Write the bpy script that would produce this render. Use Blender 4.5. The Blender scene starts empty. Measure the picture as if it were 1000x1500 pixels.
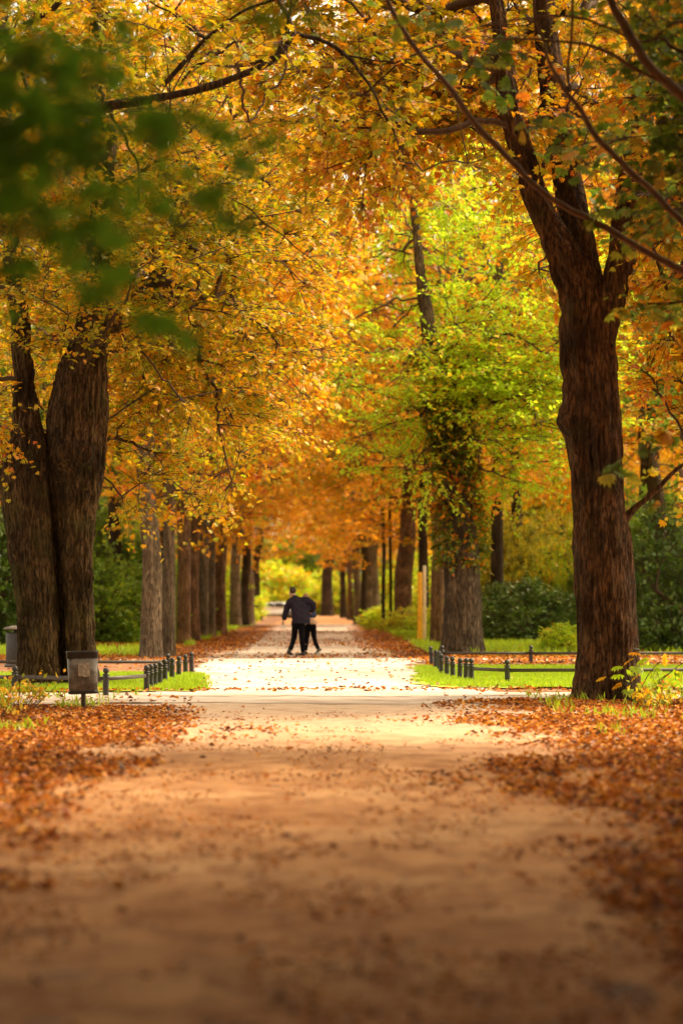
import bpy, bmesh, math, random
import numpy as np
from mathutils import Vector, Matrix
R = math.radians
rng = np.random.default_rng(7)
random.seed(7)
SC = bpy.context.scene
C = SC.collection
PI = math.pi

# ------------------------------------------------------------------ camera
CAM_H, FPX, HORIZON = 1.35, 3542.0, 883.0
cam = bpy.data.cameras.new('camera')
cam.sensor_fit = 'VERTICAL'; cam.sensor_height = 36.0; cam.sensor_width = 24.0
cam.lens = FPX / 1500 * 36.0
cam.shift_y = (HORIZON - 750) / 1500
cam.clip_start = 0.1; cam.clip_end = 2500
cam.dof.use_dof = True; cam.dof.focus_distance = 37.0; cam.dof.aperture_fstop = 1.35
cob = bpy.data.objects.new('camera', cam); C.objects.link(cob)
cob.location = (0, 0, CAM_H); cob.rotation_euler = (R(90), 0, 0)
SC.camera = cob

# ------------------------------------------------------------------ sky, sun, exposure
SUN_EL, SUN_AZ = R(52), R(68)          # azimuth measured from +Y towards +X
world = bpy.data.worlds.new('World'); SC.world = world; world.use_nodes = True
wn = world.node_tree; wn.nodes.clear()
w_out = wn.nodes.new('ShaderNodeOutputWorld'); w_bg = wn.nodes.new('ShaderNodeBackground')
w_sky = wn.nodes.new('ShaderNodeTexSky'); w_sky.sky_type = 'NISHITA'; w_sky.sun_disc = False
w_sky.sun_elevation = SUN_EL; w_sky.sun_rotation = SUN_AZ
w_sky.dust_density = 4.0; w_sky.air_density = 1.0
w_hsv = wn.nodes.new('ShaderNodeHueSaturation'); w_hsv.inputs['Saturation'].default_value = 0.25
w_mul = wn.nodes.new('ShaderNodeMix'); w_mul.data_type = 'RGBA'; w_mul.blend_type = 'MULTIPLY'
w_mul.inputs['Factor'].default_value = 1.0; w_mul.inputs['B'].default_value = (1.0, 0.84, 0.58, 1)
wn.links.new(w_sky.outputs[0], w_hsv.inputs['Color']); wn.links.new(w_hsv.outputs[0], w_mul.inputs['A'])
wn.links.new(w_mul.outputs['Result'], w_bg.inputs['Color']); wn.links.new(w_bg.outputs[0], w_out.inputs['Surface'])
w_bg.inputs['Strength'].default_value = 0.15
sl = bpy.data.lights.new('sun', 'SUN'); sl.energy = 1.5; sl.angle = R(12); sl.color = (1.0, 0.82, 0.54)
so = bpy.data.objects.new('sun', sl); C.objects.link(so)
sd = Vector((math.sin(SUN_AZ) * math.cos(SUN_EL), math.cos(SUN_AZ) * math.cos(SUN_EL), math.sin(SUN_EL)))
so.rotation_euler = sd.to_track_quat('Z', 'Y').to_euler(); so.location = (20, 20, 60)
SC.view_settings.view_transform = 'Standard'; SC.view_settings.look = 'None'
SC.view_settings.gamma = 1.0; SC.view_settings.use_curve_mapping = False
SC.view_settings.exposure = 2.05
SC.render.engine = 'CYCLES'
cy = SC.cycles
cy.max_bounces = 7; cy.diffuse_bounces = 5; cy.glossy_bounces = 2; cy.transmission_bounces = 5; cy.transparent_max_bounces = 4
cy.use_denoising = True; cy.caustics_reflective = False; cy.caustics_refractive = False
cy.sample_clamp_indirect = 4.0

# ------------------------------------------------------------------ helpers
def X(px, Y): return (px - 500.0) / FPX * Y
def Z(py, Y): return CAM_H - (py - HORIZON) / FPX * Y
def GY(py): return CAM_H * FPX / (py - HORIZON)
def W(px, py, Y): return np.array([X(px, Y), Y, Z(py, Y)])

def _hash(ix, iy, iz, s):
    h = (ix * 374761393 + iy * 668265263 + iz * 2147483647 + s * 974634777) & 0xffffffff
    h = ((h ^ (h >> 13)) * 1274126177) & 0xffffffff
    return ((h ^ (h >> 16)) & 0xffff) / 65535.0
def vnoise(p, s=0):
    p = np.asarray(p, float); i = np.floor(p).astype(np.int64); f = p - i; f = f * f * (3 - 2 * f)
    o = 0
    for dx in (0, 1):
        for dy in (0, 1):
            for dz in (0, 1):
                w = (f[..., 0] if dx else 1 - f[..., 0]) * (f[..., 1] if dy else 1 - f[..., 1]) * (f[..., 2] if dz else 1 - f[..., 2])
                o = o + w * _hash(i[..., 0] + dx, i[..., 1] + dy, i[..., 2] + dz, s)
    return o
def fnoise(p, s=0, n=3):
    a, o, t = 1.0, 0, 0
    for k in range(n):
        o = o + a * vnoise(np.asarray(p) * 2 ** k, s + k); t += a; a *= .5
    return o / t

def link(name, me, parent=None, mats=None):
    o = bpy.data.objects.new(name, me); C.objects.link(o)
    if parent is not None: o.parent = parent
    if mats:
        for m in (mats if isinstance(mats, (list, tuple)) else [mats]): me.materials.append(m)
    return o
def tag(o, label=None, cat=None, group=None, kind=None):
    if label: o['label'] = label
    if cat: o['category'] = cat
    if group: o['group'] = group
    if kind: o['kind'] = kind
    return o
def thing(name, loc, label, cat, group=None, rz=0):
    o = bpy.data.objects.new(name, None); C.objects.link(o); o.empty_display_size = .3
    o.location = loc; o.rotation_euler = (0, 0, rz)
    return tag(o, label, cat, group)
def copy_tree(o, parent=None):
    c = o.copy(); C.objects.link(c); c.parent = parent
    for ch in o.children: copy_tree(ch, c)
    return c

class Geo:
    """collects quads (or tris as degenerate-free ngons) with numpy"""
    def __init__(s): s.v = []; s.f = []; s.m = []; s.n = 0
    def add(s, v, f, mat=0):
        v = np.asarray(v, float).reshape(-1, 3); f = np.asarray(f, int)
        s.v.append(v); s.f.append(f + s.n); s.m.append(np.full(len(f), mat)); s.n += len(v)
    def mesh(s, name, smooth=False):
        v = np.concatenate(s.v).astype(np.float32)
        me = bpy.data.meshes.new(name)
        me.vertices.add(len(v)); me.vertices.foreach_set('co', v.ravel())
        loops = []; starts = []; tot = 0; mm = []
        for f, m in zip(s.f, s.m):
            k = f.shape[1]
            loops.append(f.ravel()); starts.append(tot + np.arange(len(f)) * k); tot += f.size; mm.append(m)
        loops = np.concatenate(loops).astype(np.int32); starts = np.concatenate(starts).astype(np.int32)
        me.loops.add(len(loops)); me.loops.foreach_set('vertex_index', loops)
        me.polygons.add(len(starts)); me.polygons.foreach_set('loop_start', starts)
        me.polygons.foreach_set('material_index', np.concatenate(mm).astype(np.int32))
        if smooth is not False:
            sm = np.concatenate(mm) == smooth if smooth is not True else np.ones(len(starts), bool)
            me.polygons.foreach_set('use_smooth', sm)
        me.update(calc_edges=True)
        return me

def smooth_path(P, n):
    """Catmull-Rom through rows of P (any dimension)"""
    P = np.asarray(P, float); Q = np.vstack([2 * P[0] - P[1], P, 2 * P[-1] - P[-2]])
    t = np.linspace(0, len(P) - 1, n); i = np.minimum(t.astype(int), len(P) - 2); u = (t - i)[:, None]
    a, b, c, d = Q[i], Q[i + 1], Q[i + 2], Q[i + 3]
    return .5 * ((2 * b) + (-a + c) * u + (2 * a - 5 * b + 4 * c - d) * u ** 2 + (-a + 3 * b - 3 * c + d) * u ** 3)

def frames(P):
    T = np.gradient(P, axis=0); T /= np.linalg.norm(T, axis=1)[:, None] + 1e-9
    ref = np.array([0, 1., 0]) if abs(T[0][1]) < .9 else np.array([1., 0, 0])
    N = np.empty_like(P); n = ref - T[0] * (ref @ T[0])
    for i in range(len(P)):
        n = n - T[i] * (n @ T[i]); n /= np.linalg.norm(n) + 1e-9; N[i] = n
    return T, N, np.cross(T, N)

def ring_faces(nr, ns, off=0):
    i = np.arange(nr - 1)[:, None] * ns; j = np.arange(ns)[None, :]; k = (j + 1) % ns
    return (np.stack([i + j, i + k, i + ns + k, i + ns + j], -1).reshape(-1, 4)) + off

def tube(g, P, rad, ns=8, mat=0, cap=False):
    P = np.asarray(P, float); rad = np.broadcast_to(np.asarray(rad, float), (len(P),))
    T, N, B = frames(P); th = np.arange(ns) / ns * 2 * PI
    v = P[:, None] + rad[:, None, None] * (np.cos(th)[None, :, None] * N[:, None] + np.sin(th)[None, :, None] * B[:, None])
    n0 = 0; f = ring_faces(len(P), ns)
    g.add(v, f, mat)
    if cap:
        g.add(v[-1], [list(range(ns))], mat); g.add(v[0], [list(range(ns))[::-1]], mat)

def bark_tube(g, P, rad, ns=140, nr=260, ridge=.03, fr=14., fz=1.5, flare=.3, z0=0., seed=0, mat=0, squash=1.0, lumps=(), lobe=.05):
    """a trunk with real furrows; P rows are x,y,z points, rad radii at them"""
    PR = smooth_path(np.column_stack([P, rad]), nr); P = PR[:, :3]; r = PR[:, 3]
    T, N, B = frames(P); th = np.arange(ns) / ns * 2 * PI
    c, s_ = np.cos(th), np.sin(th)
    dirs = c[None, :, None] * N[:, None] + s_[None, :, None] * B[:, None]
    base = P[:, None] + r[:, None, None] * dirs
    h = np.maximum(P[:, 2] - z0, 0)[:, None]
    q = np.stack([c[None, :] * r[:, None] * fr, s_[None, :] * r[:, None] * fr, np.broadcast_to(P[:, 2:3] * fz, (nr, ns))], -1)
    warp = vnoise(q * np.array([.35, .35, 1.6]), seed + 5)[..., None] * 1.4
    q = q + warp
    n1 = 1 - np.abs(vnoise(q, seed) * 2 - 1) * 2.0
    n2 = 1 - np.abs(vnoise(q * np.array([2.1, 2.1, 2.6]), seed + 1) * 2 - 1) * 2.0
    lob = (np.sin(3 * th + seed)[None, :] * .6 + np.sin(5 * th + 2 * seed)[None, :] * .4) * lobe * np.exp(-h / 3.5) * 1.6 \
        + (vnoise(np.stack([np.broadcast_to(c[None, :] * 1.3, (nr, ns)), np.broadcast_to(s_[None, :] * 1.3, (nr, ns)), np.broadcast_to(P[:, 2:3] * .7, (nr, ns))], -1), seed + 9) - .5) * .22
    fl = flare * np.exp(-h / .33) * (.65 + .35 * np.sin(6 * th + seed * 1.7)[None, :])
    d = r[:, None] * (lob + fl) - ridge * (n1 * .7 + n2 * .35)
    v = base + d[..., None] * dirs
    v[..., 1] = P[:, 1][:, None] + (v[..., 1] - P[:, 1][:, None]) * squash
    for (cx, cy_, cz, rr, amt) in lumps:
        dd = np.linalg.norm(v - np.array([cx, cy_, cz]), axis=-1)
        v += (np.exp(-(dd / rr) ** 2) * amt)[..., None] * dirs
    g.add(v, ring_faces(nr, ns), mat)
    tip = P[-1]
    return P, r

# ------------------------------------------------------------------ materials
def new_mat(name):
    m = bpy.data.materials.new(name); m.use_nodes = True; nt = m.node_tree; nt.nodes.clear()
    out = nt.nodes.new('ShaderNodeOutputMaterial')
    return m, nt, out
def N_(nt, t, **kw):
    n = nt.nodes.new(t)
    for k, v in kw.items():
        if k in n.inputs.keys(): n.inputs[k].default_value = v
        else: setattr(n, k, v)
    return n
def ramp(nt, fac, stops, interp='LINEAR'):
    r = nt.nodes.new('ShaderNodeValToRGB'); r.color_ramp.interpolation = interp
    e = r.color_ramp.elements
    while len(e) > 1: e.remove(e[-1])
    e[0].position = stops[0][0]; e[0].color = (*stops[0][1], 1)
    for p, c in stops[1:]:
        k = e.new(p); k.color = (*c, 1)
    nt.links.new(fac, r.inputs[0]); return r.outputs[0]
def math_n(nt, op, a, b=None):
    n = nt.nodes.new('ShaderNodeMath'); n.operation = op
    for i, v in enumerate((a, b)):
        if v is None: continue
        if isinstance(v, (int, float)): n.inputs[i].default_value = v
        else: nt.links.new(v, n.inputs[i])
    return n.outputs[0]
def mixc(nt, fac, a, b, blend='MIX'):
    n = nt.nodes.new('ShaderNodeMix'); n.data_type = 'RGBA'; n.blend_type = blend
    for key, v in (('Factor', fac), ('A', a), ('B', b)):
        s = n.inputs[key] if key == 'Factor' else n.inputs[6 if key == 'A' else 7]
        if isinstance(v, (int, float)): s.default_value = v
        elif isinstance(v, tuple): s.default_value = (*v, 1)
        else: nt.links.new(v, s)
    return n.outputs[2]

def simple(name, col, rough=.7, metal=0., noise=.25, scale=8., bump=0., spec=.5):
    m, nt, out = new_mat(name)
    b = N_(nt, 'ShaderNodeBsdfPrincipled'); b.inputs['Specular IOR Level'].default_value = spec; b.inputs['Roughness'].default_value = rough; b.inputs['Metallic'].default_value = metal
    tc = N_(nt, 'ShaderNodeTexCoord'); nz = N_(nt, 'ShaderNodeTexNoise'); nz.inputs['Scale'].default_value = scale; nz.inputs['Detail'].default_value = 5
    nt.links.new(tc.outputs['Object'], nz.inputs['Vector'])
    d = tuple(c * (1 - noise) for c in col); l = tuple(min(1, c * (1 + noise)) for c in col)
    nt.links.new(ramp(nt, nz.outputs[0], [(.3, d), (.7, l)]), b.inputs['Base Color'])
    if bump:
        bp = N_(nt, 'ShaderNodeBump'); bp.inputs['Strength'].default_value = bump; bp.inputs['Distance'].default_value = .02
        nt.links.new(nz.outputs[0], bp.inputs['Height']); nt.links.new(bp.outputs[0], b.inputs['Normal'])
    nt.links.new(b.outputs[0], out.inputs[0]); return m

def leaf_mat(name, stops, transl=.5, noise_scale=.35, wi=.55):
    """stops: colour ramp over a value mixed from leaf-random, clump noise and tree-random"""
    m, nt, out = new_mat(name)
    geo = N_(nt, 'ShaderNodeNewGeometry'); tc = N_(nt, 'ShaderNodeTexCoord'); oi = N_(nt, 'ShaderNodeObjectInfo')
    nz = N_(nt, 'ShaderNodeTexNoise'); nz.inputs['Scale'].default_value = noise_scale; nz.inputs['Detail'].default_value = 3; nz.inputs['Roughness'].default_value = .6
    nt.links.new(tc.outputs['Object'], nz.inputs['Vector'])
    mr = N_(nt, 'ShaderNodeMapRange'); mr.inputs['From Min'].default_value = .3; mr.inputs['From Max'].default_value = .7
    nt.links.new(nz.outputs[0], mr.inputs['Value'])
    f = math_n(nt, 'MULTIPLY', geo.outputs['Random Per Island'], wi)
    f = math_n(nt, 'ADD', f, math_n(nt, 'MULTIPLY', mr.outputs[0], .9 - wi))
    f = math_n(nt, 'ADD', f, math_n(nt, 'MULTIPLY', oi.outputs['Random'], .10))
    col = ramp(nt, f, stops)
    # small blotches inside a leaf
    n2 = N_(nt, 'ShaderNodeTexNoise'); n2.inputs['Scale'].default_value = 22; n2.inputs['Detail'].default_value = 2
    nt.links.new(tc.outputs['Object'], n2.inputs['Vector'])
    col = mixc(nt, .6, col, ramp(nt, n2.outputs[0], [(.35, (.55, .5, .5)), (.6, (1, 1, 1))]), 'MULTIPLY')
    df = N_(nt, 'ShaderNodeBsdfDiffuse'); tr = N_(nt, 'ShaderNodeBsdfTranslucent')
    gl = N_(nt, 'ShaderNodeBsdfGlossy'); gl.inputs['Roughness'].default_value = .45; gl.inputs['Color'].default_value = (.8, .8, .8, 1)
    nt.links.new(col, df.inputs[0]); nt.links.new(col, tr.inputs[0])
    mx = N_(nt, 'ShaderNodeMixShader'); mx.inputs[0].default_value = transl
    nt.links.new(df.outputs[0], mx.inputs[1]); nt.links.new(tr.outputs[0], mx.inputs[2])
    m2 = N_(nt, 'ShaderNodeMixShader'); m2.inputs[0].default_value = .04
    nt.links.new(mx.outputs[0], m2.inputs[1]); nt.links.new(gl.outputs[0], m2.inputs[2])
    nt.links.new(m2.outputs[0], out.inputs[0]); return m

def bark_mat(name, dark, light, scale=6., moss=0.0):
    m, nt, out = new_mat(name)
    tc = N_(nt, 'ShaderNodeTexCoord'); mp = N_(nt, 'ShaderNodeMapping'); mp.inputs['Scale'].default_value = (1, 1, .12)
    nt.links.new(tc.outputs['Object'], mp.inputs[0])
    nz = N_(nt, 'ShaderNodeTexNoise'); nz.inputs['Scale'].default_value = scale * 3; nz.inputs['Detail'].default_value = 8; nz.inputs['Roughness'].default_value = .65
    nt.links.new(mp.outputs[0], nz.inputs['Vector'])
    mv = N_(nt, 'ShaderNodeMapping'); mv.inputs['Scale'].default_value = (1, 1, .24)
    nt.links.new(tc.outputs['Object'], mv.inputs[0])
    vo = N_(nt, 'ShaderNodeTexNoise'); vo.inputs['Scale'].default_value = scale * 5.5; vo.inputs['Detail'].default_value = 5; vo.inputs['Distortion'].default_value = .6
    nt.links.new(mv.outputs[0], vo.inputs['Vector'])
    big = N_(nt, 'ShaderNodeTexNoise'); big.inputs['Scale'].default_value = 1.6; big.inputs['Detail'].default_value = 4
    nt.links.new(tc.outputs['Object'], big.inputs['Vector'])
    col = ramp(nt, nz.outputs[0], [(.3, dark), (.5, tuple((a + b) / 2 for a, b in zip(dark, light))), (.72, light)])
    crack = ramp(nt, vo.outputs[0], [(0.40, (.30, .26, .24)), (.52, (1, 1, 1))])
    col = mixc(nt, .8, col, crack, 'MULTIPLY')
    col = mixc(nt, ramp(nt, big.outputs[0], [(.42, (0, 0, 0)), (.66, (.75, .75, .75))]), col, tuple(c * .55 for c in dark))
    if moss:
        mo = N_(nt, 'ShaderNodeTexNoise'); mo.inputs['Scale'].default_value = 2.2; mo.inputs['Detail'].default_value = 6
        nt.links.new(tc.outputs['Object'], mo.inputs['Vector'])
        col = mixc(nt, ramp(nt, mo.outputs[0], [(.52, (0, 0, 0)), (.7, (moss, moss, moss))]), col, (.09, .085, .03))
    b = N_(nt, 'ShaderNodeBsdfPrincipled'); b.inputs['Roughness'].default_value = .9; b.inputs['Specular IOR Level'].default_value = .2
    nt.links.new(col, b.inputs['Base Color'])
    hgt = math_n(nt, 'ADD', math_n(nt, 'MULTIPLY', ramp(nt, vo.outputs[0], [(.38, (0, 0, 0)), (.56, (1, 1, 1))]), 1.0), nz.outputs[0])
    bp = N_(nt, 'ShaderNodeBump'); bp.inputs['Strength'].default_value = 1.0; bp.inputs['Distance'].default_value = .05
    nt.links.new(hgt, bp.inputs['Height']); nt.links.new(bp.outputs[0], b.inputs['Normal'])
    nt.links.new(b.outputs[0], out.inputs[0]); return m

O1, O2, O3 = (.90, .33, .008), (.95, .47, .012), (.90, .60, .02)
YL, YG, GN, DG = (.85, .68, .03), (.52, .52, .02), (.24, .36, .015), (.07, .14, .012)
RD, BR = (.62, .11, .012), (.28, .09, .02)
M = {}
M['orange'] = leaf_mat('orange leaves', [(0, BR), (.10, RD), (.25, O1), (.42, O2), (.56, O3), (.70, YG), (.85, (.38, .40, .015)), (1, GN)])
M['gold'] = leaf_mat('gold leaves', [(0, RD), (.18, O1), (.45, O2), (.68, (.93, .50, .015)), (.86, O3), (1, YG)])
M['mixed'] = leaf_mat('mixed autumn leaves', [(0, BR), (.15, RD), (.3, O2), (.45, O3), (.6, YG), (.8, GN), (1, DG)])
M['darkmix'] = leaf_mat('deep green and rust leaves', [(0, BR), (.10, RD), (.2, O1), (.29, (.50, .34, .02)), (.40, (.28, .32, .02)), (.56, (.13, .21, .015)), (.85, (.09, .15, .015)), (1, DG)])  # green and rust leaf colours, darkened further to stand in for upper-right shade
M['ochre'] = leaf_mat('ochre and olive leaves', [(0, BR), (.09, RD), (.2, (.80, .29, .006)), (.34, (.86, .43, .008)), (.48, (.76, .50, .010)), (.62, (.52, .46, .010)), (.80, (.30, .35, .010)), (1, (.15, .23, .010))])
M['lime'] = leaf_mat('lime green leaves', [(0, O1), (.2, O2), (.34, O3), (.40, (.58, .84, .03)), (.75, (.60, .82, .02)), (1, (.40, .64, .02))], transl=.6, noise_scale=.5)
M['green'] = leaf_mat('green leaves', [(0, YG), (.3, (.30, .44, .03)), (.6, (.18, .32, .02)), (1, (.08, .17, .015))])
M['dgreen'] = leaf_mat('dark green leaves', [(0, (.20, .27, .03)), (.5, (.08, .15, .02)), (1, (.04, .09, .015))], transl=.3)
M['neargreen'] = leaf_mat('fresh green near leaves', [(0, (.34, .58, .04)), (.5, (.24, .50, .03)), (1, (.12, .32, .02))], transl=.62)
M['yellowbush'] = leaf_mat('yellow green bush leaves', [(0, O3), (.3, YL), (.6, (.45, .50, .05)), (1, GN)], noise_scale=1.0)
M['litter'] = leaf_mat('fallen leaves', [(0, (.03, .011, .006)), (.22, (.12, .035, .010)), (.40, (.46, .12, .012)), (.58, (.64, .22, .016)), (.74, (.74, .34, .03)), (.84, (.18, .07, .02)), (1, (.62, .40, .05))], transl=.15, noise_scale=1.5, wi=.7)
M['grass'] = leaf_mat('grass blades', [(0, (.62, .70, .03)), (.4, (.46, .62, .02)), (.8, (.32, .50, .02)), (1, (.6, .5, .06))], transl=.35, noise_scale=1.2)
M['bark_l'] = bark_mat('bark of left tree', (.022, .012, .007), (.24, .14, .07), 6, moss=.5)
M['bark_r'] = bark_mat('bark of right tree', (.022, .011, .006), (.26, .13, .058), 6, moss=.3)
M['bark_g'] = bark_mat('grey bark', (.12, .085, .055), (.36, .26, .17), 5, moss=.3)
M['bark_o'] = bark_mat('reddish bark', (.14, .07, .035), (.40, .22, .12), 5)
M['bark_t'] = bark_mat('brown grey bark', (.05, .033, .022), (.24, .165, .11), 4)
M['bark_d'] = bark_mat('dark bark', (.03, .018, .01), (.12, .075, .045), 5)
M['twig'] = simple('twig bark', (.07, .036, .02), .9, 0, .4, 12)
M['twigpale'] = simple('pale twig bark', (.11, .058, .036), .85, 0, .4, 12)
M['metal'] = simple('dark painted iron', (.075, .062, .055), .55, .3, .4, 30, .1)
M['postgrey'] = simple('weathered grey post paint', (.032, .030, .032), .55, .2, .4, 25, .1)
M['wood'] = simple('yellow wooden stake', (.80, .40, .02), .8, 0, .2, 10)
M['pale'] = simple('pale wooden stake', (.68, .60, .46), .8, 0, .15, 10)
M['black'] = simple('black rubber', (.012, .012, .013), .6, 0, .2, 10)

# ground materials --------------------------------------------------
def path_mat():
    m, nt, out = new_mat('sandy dirt')
    tc = N_(nt, 'ShaderNodeTexCoord')
    def nz(s, d=6, r=.6, sx=1.0):
        n = N_(nt, 'ShaderNodeTexNoise'); n.inputs['Scale'].default_value = s; n.inputs['Detail'].default_value = d; n.inputs['Roughness'].default_value = r
        if sx != 1.0:
            mp = N_(nt, 'ShaderNodeMapping'); mp.inputs['Scale'].default_value = (sx, 1, 1); nt.links.new(tc.outputs['Object'], mp.inputs[0]); nt.links.new(mp.outputs[0], n.inputs['Vector'])
        else: nt.links.new(tc.outputs['Object'], n.inputs['Vector'])
        return n.outputs[0]
    a, b_, c_, d_ = nz(.55, 5), nz(3.2, 7), nz(40, 3), nz(1.6, 4, .7, 2.2)
    col = ramp(nt, a, [(.3, (.37, .165, .062)), (.5, (.49, .25, .11)), (.7, (.61, .36, .185))])
    col = mixc(nt, .55, col, ramp(nt, b_, [(.38, (.42, .28, .2)), (.54, (1, 1, 1))]), 'MULTIPLY')
    col = mixc(nt, .45, col, ramp(nt, c_, [(.3, (.6, .55, .5)), (.6, (1.0, 1.0, 1.0))]), 'MULTIPLY')
    col = mixc(nt, ramp(nt, d_, [(.50, (0, 0, 0)), (.64, (.8, .8, .8))]), col, (.24, .095, .035))
    # path colour blends to the pale gravel tone near the crossing
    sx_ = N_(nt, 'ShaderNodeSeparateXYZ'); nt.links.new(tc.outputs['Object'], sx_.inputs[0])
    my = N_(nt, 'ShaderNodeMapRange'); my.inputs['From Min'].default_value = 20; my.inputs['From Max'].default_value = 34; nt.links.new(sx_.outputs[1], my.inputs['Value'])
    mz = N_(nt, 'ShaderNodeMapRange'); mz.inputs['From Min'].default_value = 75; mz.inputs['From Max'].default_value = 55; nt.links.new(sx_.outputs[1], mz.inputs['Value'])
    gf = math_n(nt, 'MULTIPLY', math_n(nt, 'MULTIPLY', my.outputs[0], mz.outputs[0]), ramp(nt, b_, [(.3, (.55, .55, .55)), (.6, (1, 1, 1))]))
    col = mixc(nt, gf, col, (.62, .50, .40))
    b = N_(nt, 'ShaderNodeBsdfPrincipled'); b.inputs['Roughness'].default_value = .95; b.inputs['Specular IOR Level'].default_value = .15
    nt.links.new(col, b.inputs['Base Color'])
    h = math_n(nt, 'ADD', math_n(nt, 'MULTIPLY', c_, .35), b_)
    bp = N_(nt, 'ShaderNodeBump'); bp.inputs['Strength'].default_value = .6; bp.inputs['Distance'].default_value = .03
    nt.links.new(h, bp.inputs['Height']); nt.links.new(bp.outputs[0], b.inputs['Normal'])
    nt.links.new(b.outputs[0], out.inputs[0]); return m
M['path'] = path_mat()
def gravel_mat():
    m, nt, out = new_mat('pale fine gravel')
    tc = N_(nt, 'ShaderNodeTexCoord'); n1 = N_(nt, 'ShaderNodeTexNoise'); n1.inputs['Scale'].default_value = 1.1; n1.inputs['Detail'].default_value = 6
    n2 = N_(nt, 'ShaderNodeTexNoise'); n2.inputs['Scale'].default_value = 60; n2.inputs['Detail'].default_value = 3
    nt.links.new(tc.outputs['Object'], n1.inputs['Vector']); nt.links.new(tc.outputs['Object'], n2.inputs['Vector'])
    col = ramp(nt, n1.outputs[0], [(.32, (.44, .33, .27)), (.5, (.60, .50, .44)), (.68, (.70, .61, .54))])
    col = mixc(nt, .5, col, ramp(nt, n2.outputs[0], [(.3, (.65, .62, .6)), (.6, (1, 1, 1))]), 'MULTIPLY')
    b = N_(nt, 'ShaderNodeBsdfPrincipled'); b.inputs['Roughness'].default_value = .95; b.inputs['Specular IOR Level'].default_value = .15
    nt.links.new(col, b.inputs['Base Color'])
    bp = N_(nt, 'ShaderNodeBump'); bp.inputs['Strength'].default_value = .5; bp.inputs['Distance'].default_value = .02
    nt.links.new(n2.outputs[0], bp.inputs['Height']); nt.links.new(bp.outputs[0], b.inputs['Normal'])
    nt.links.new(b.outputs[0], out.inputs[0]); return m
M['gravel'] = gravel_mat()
M['soil'] = simple('leafy soil', (.20, .085, .035), .95, 0, .55, 1.8, .6)
M['turf'] = simple('turf soil', (.30, .36, .03), .95, 0, .4, 3.0, .5)

# ------------------------------------------------------------------ ground
def axis(Y): return -0.0068 * Y
def bumps(x, y):
    return (fnoise(np.stack([x * .8, y * .8, 0 * x], -1), 3, 3) - .5) * .05 + (vnoise(np.stack([x * 4, y * 4, 0 * x], -1), 8) - .5) * .012
def sheet(name, xl, xr, y0, y1, nx, ny, z, mat, rag=.0, seed=1, geom=1.0, bump=True):
    """xl, xr: functions of y for the edges; ragged outline"""
    t = np.linspace(0, 1, ny) ** geom; ys = y0 + (y1 - y0) * t
    s = np.linspace(0, 1, nx)
    L = np.array([xl(y) for y in ys]); Rr = np.array([xr(y) for y in ys])
    if rag:
        L = L + (fnoise(np.stack([ys * 1.3, ys * 0, ys * 0], -1), seed) - .5) * rag * 2
        Rr = Rr + (fnoise(np.stack([ys * 1.3, ys * 0 + 7, ys * 0], -1), seed) - .5) * rag * 2
    xx = L[:, None] * (1 - s) + Rr[:, None] * s; yy = np.broadcast_to(ys[:, None], xx.shape).copy()
    if rag:
        e = (fnoise(np.stack([xx * 1.3, xx * 0, xx * 0 + 3], -1), seed + 4) - .5) * rag
        yy[0] += e[0]; yy[-1] += e[-1]
    zz = np.full_like(xx, z) + (bumps(xx, yy) if bump else 0)
    g = Geo(); i = np.arange(ny - 1)[:, None] * nx; j = np.arange(nx - 1)[None, :]
    g.add(np.stack([xx, yy, zz], -1), np.stack([i + j, i + j + 1, i + nx + j + 1, i + nx + j], -1).reshape(-1, 4))
    o = link(name, g.mesh(name, True), None, M[mat]); tag(o, kind='structure'); return o
def gz(x, y): return bumps(np.asarray(x, float), np.asarray(y, float))

g = Geo(); BX = 1200
g.add([(-BX, -BX, -.06), (BX, -BX, -.06), (BX, BX, -.06), (-BX, BX, -.06)], [(0, 1, 2, 3)])
tag(link('ground', g.mesh('ground'), None, M['soil']), kind='structure')
sheet('woodland_floor', lambda y: -22, lambda y: 22, 4, 150, 90, 420, 0, 'soil', geom=1.5)
def pl(y): return np.interp(y, [-8, 10, 30, 60, 130, 300], [-2.1, -2.0, -2.3, -3.3, -4.2, -5.2])
def pr(y): return np.interp(y, [-8, 10, 30, 60, 130, 300], [2.0, 1.8, 1.9, 1.3, 1.0, .2])
sheet('avenue_path', lambda y: pl(y) - 1.3 * (y < 32), lambda y: pr(y) + 1.6 * (y < 32), 4, 150, 26, 420, .006, 'path', .28, 2, 1.5)
sheet('avenue_sunlit_strip', lambda y: pl(y) + .5, lambda y: pr(y) - .3, 58, 149, 20, 160, .03, 'gravel', .5, 31)  # pale surface colour stands in for sunlight on the far avenue
sheet('avenue_path_far', pl, pr, 149, 300, 4, 20, .0, 'path', .2, 3, 1, False)
sheet('cross_path', lambda y: -20, lambda y: 20, 32.2, 36.3, 160, 26, .012, 'gravel', .9, 5)
sheet('clearing_gravel', lambda y: np.interp(y, [35, 40, 50, 60], [-2.75, -2.7, -2.9, -3.4]), lambda y: np.interp(y, [35, 38, 42, 50, 60], [2.6, 2.2, 1.6, 1.55, 1.3]), 34.5, 59.5, 24, 100, .018, 'gravel', .3, 6)
sheet('back_cross_path', lambda y: -22, lambda y: 22, 54.5, 58, 100, 12, .024, 'gravel', .4, 9)
sheet('lawn_left', lambda y: -20, lambda y: np.interp(y, [36, 38, 41, 45], [-2.35, -2.1, -2.35, -2.6]), 36.4, 44.6, 90, 34, .03, 'turf', .25, 11)
sheet('lawn_right', lambda y: np.interp(y, [37, 39, 41, 45, 53], [1.9, 1.35, 1.2, 1.35, 1.6]), lambda y: 20, 37.6, 50, 90, 44, .03, 'turf', .25, 12)
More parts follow.
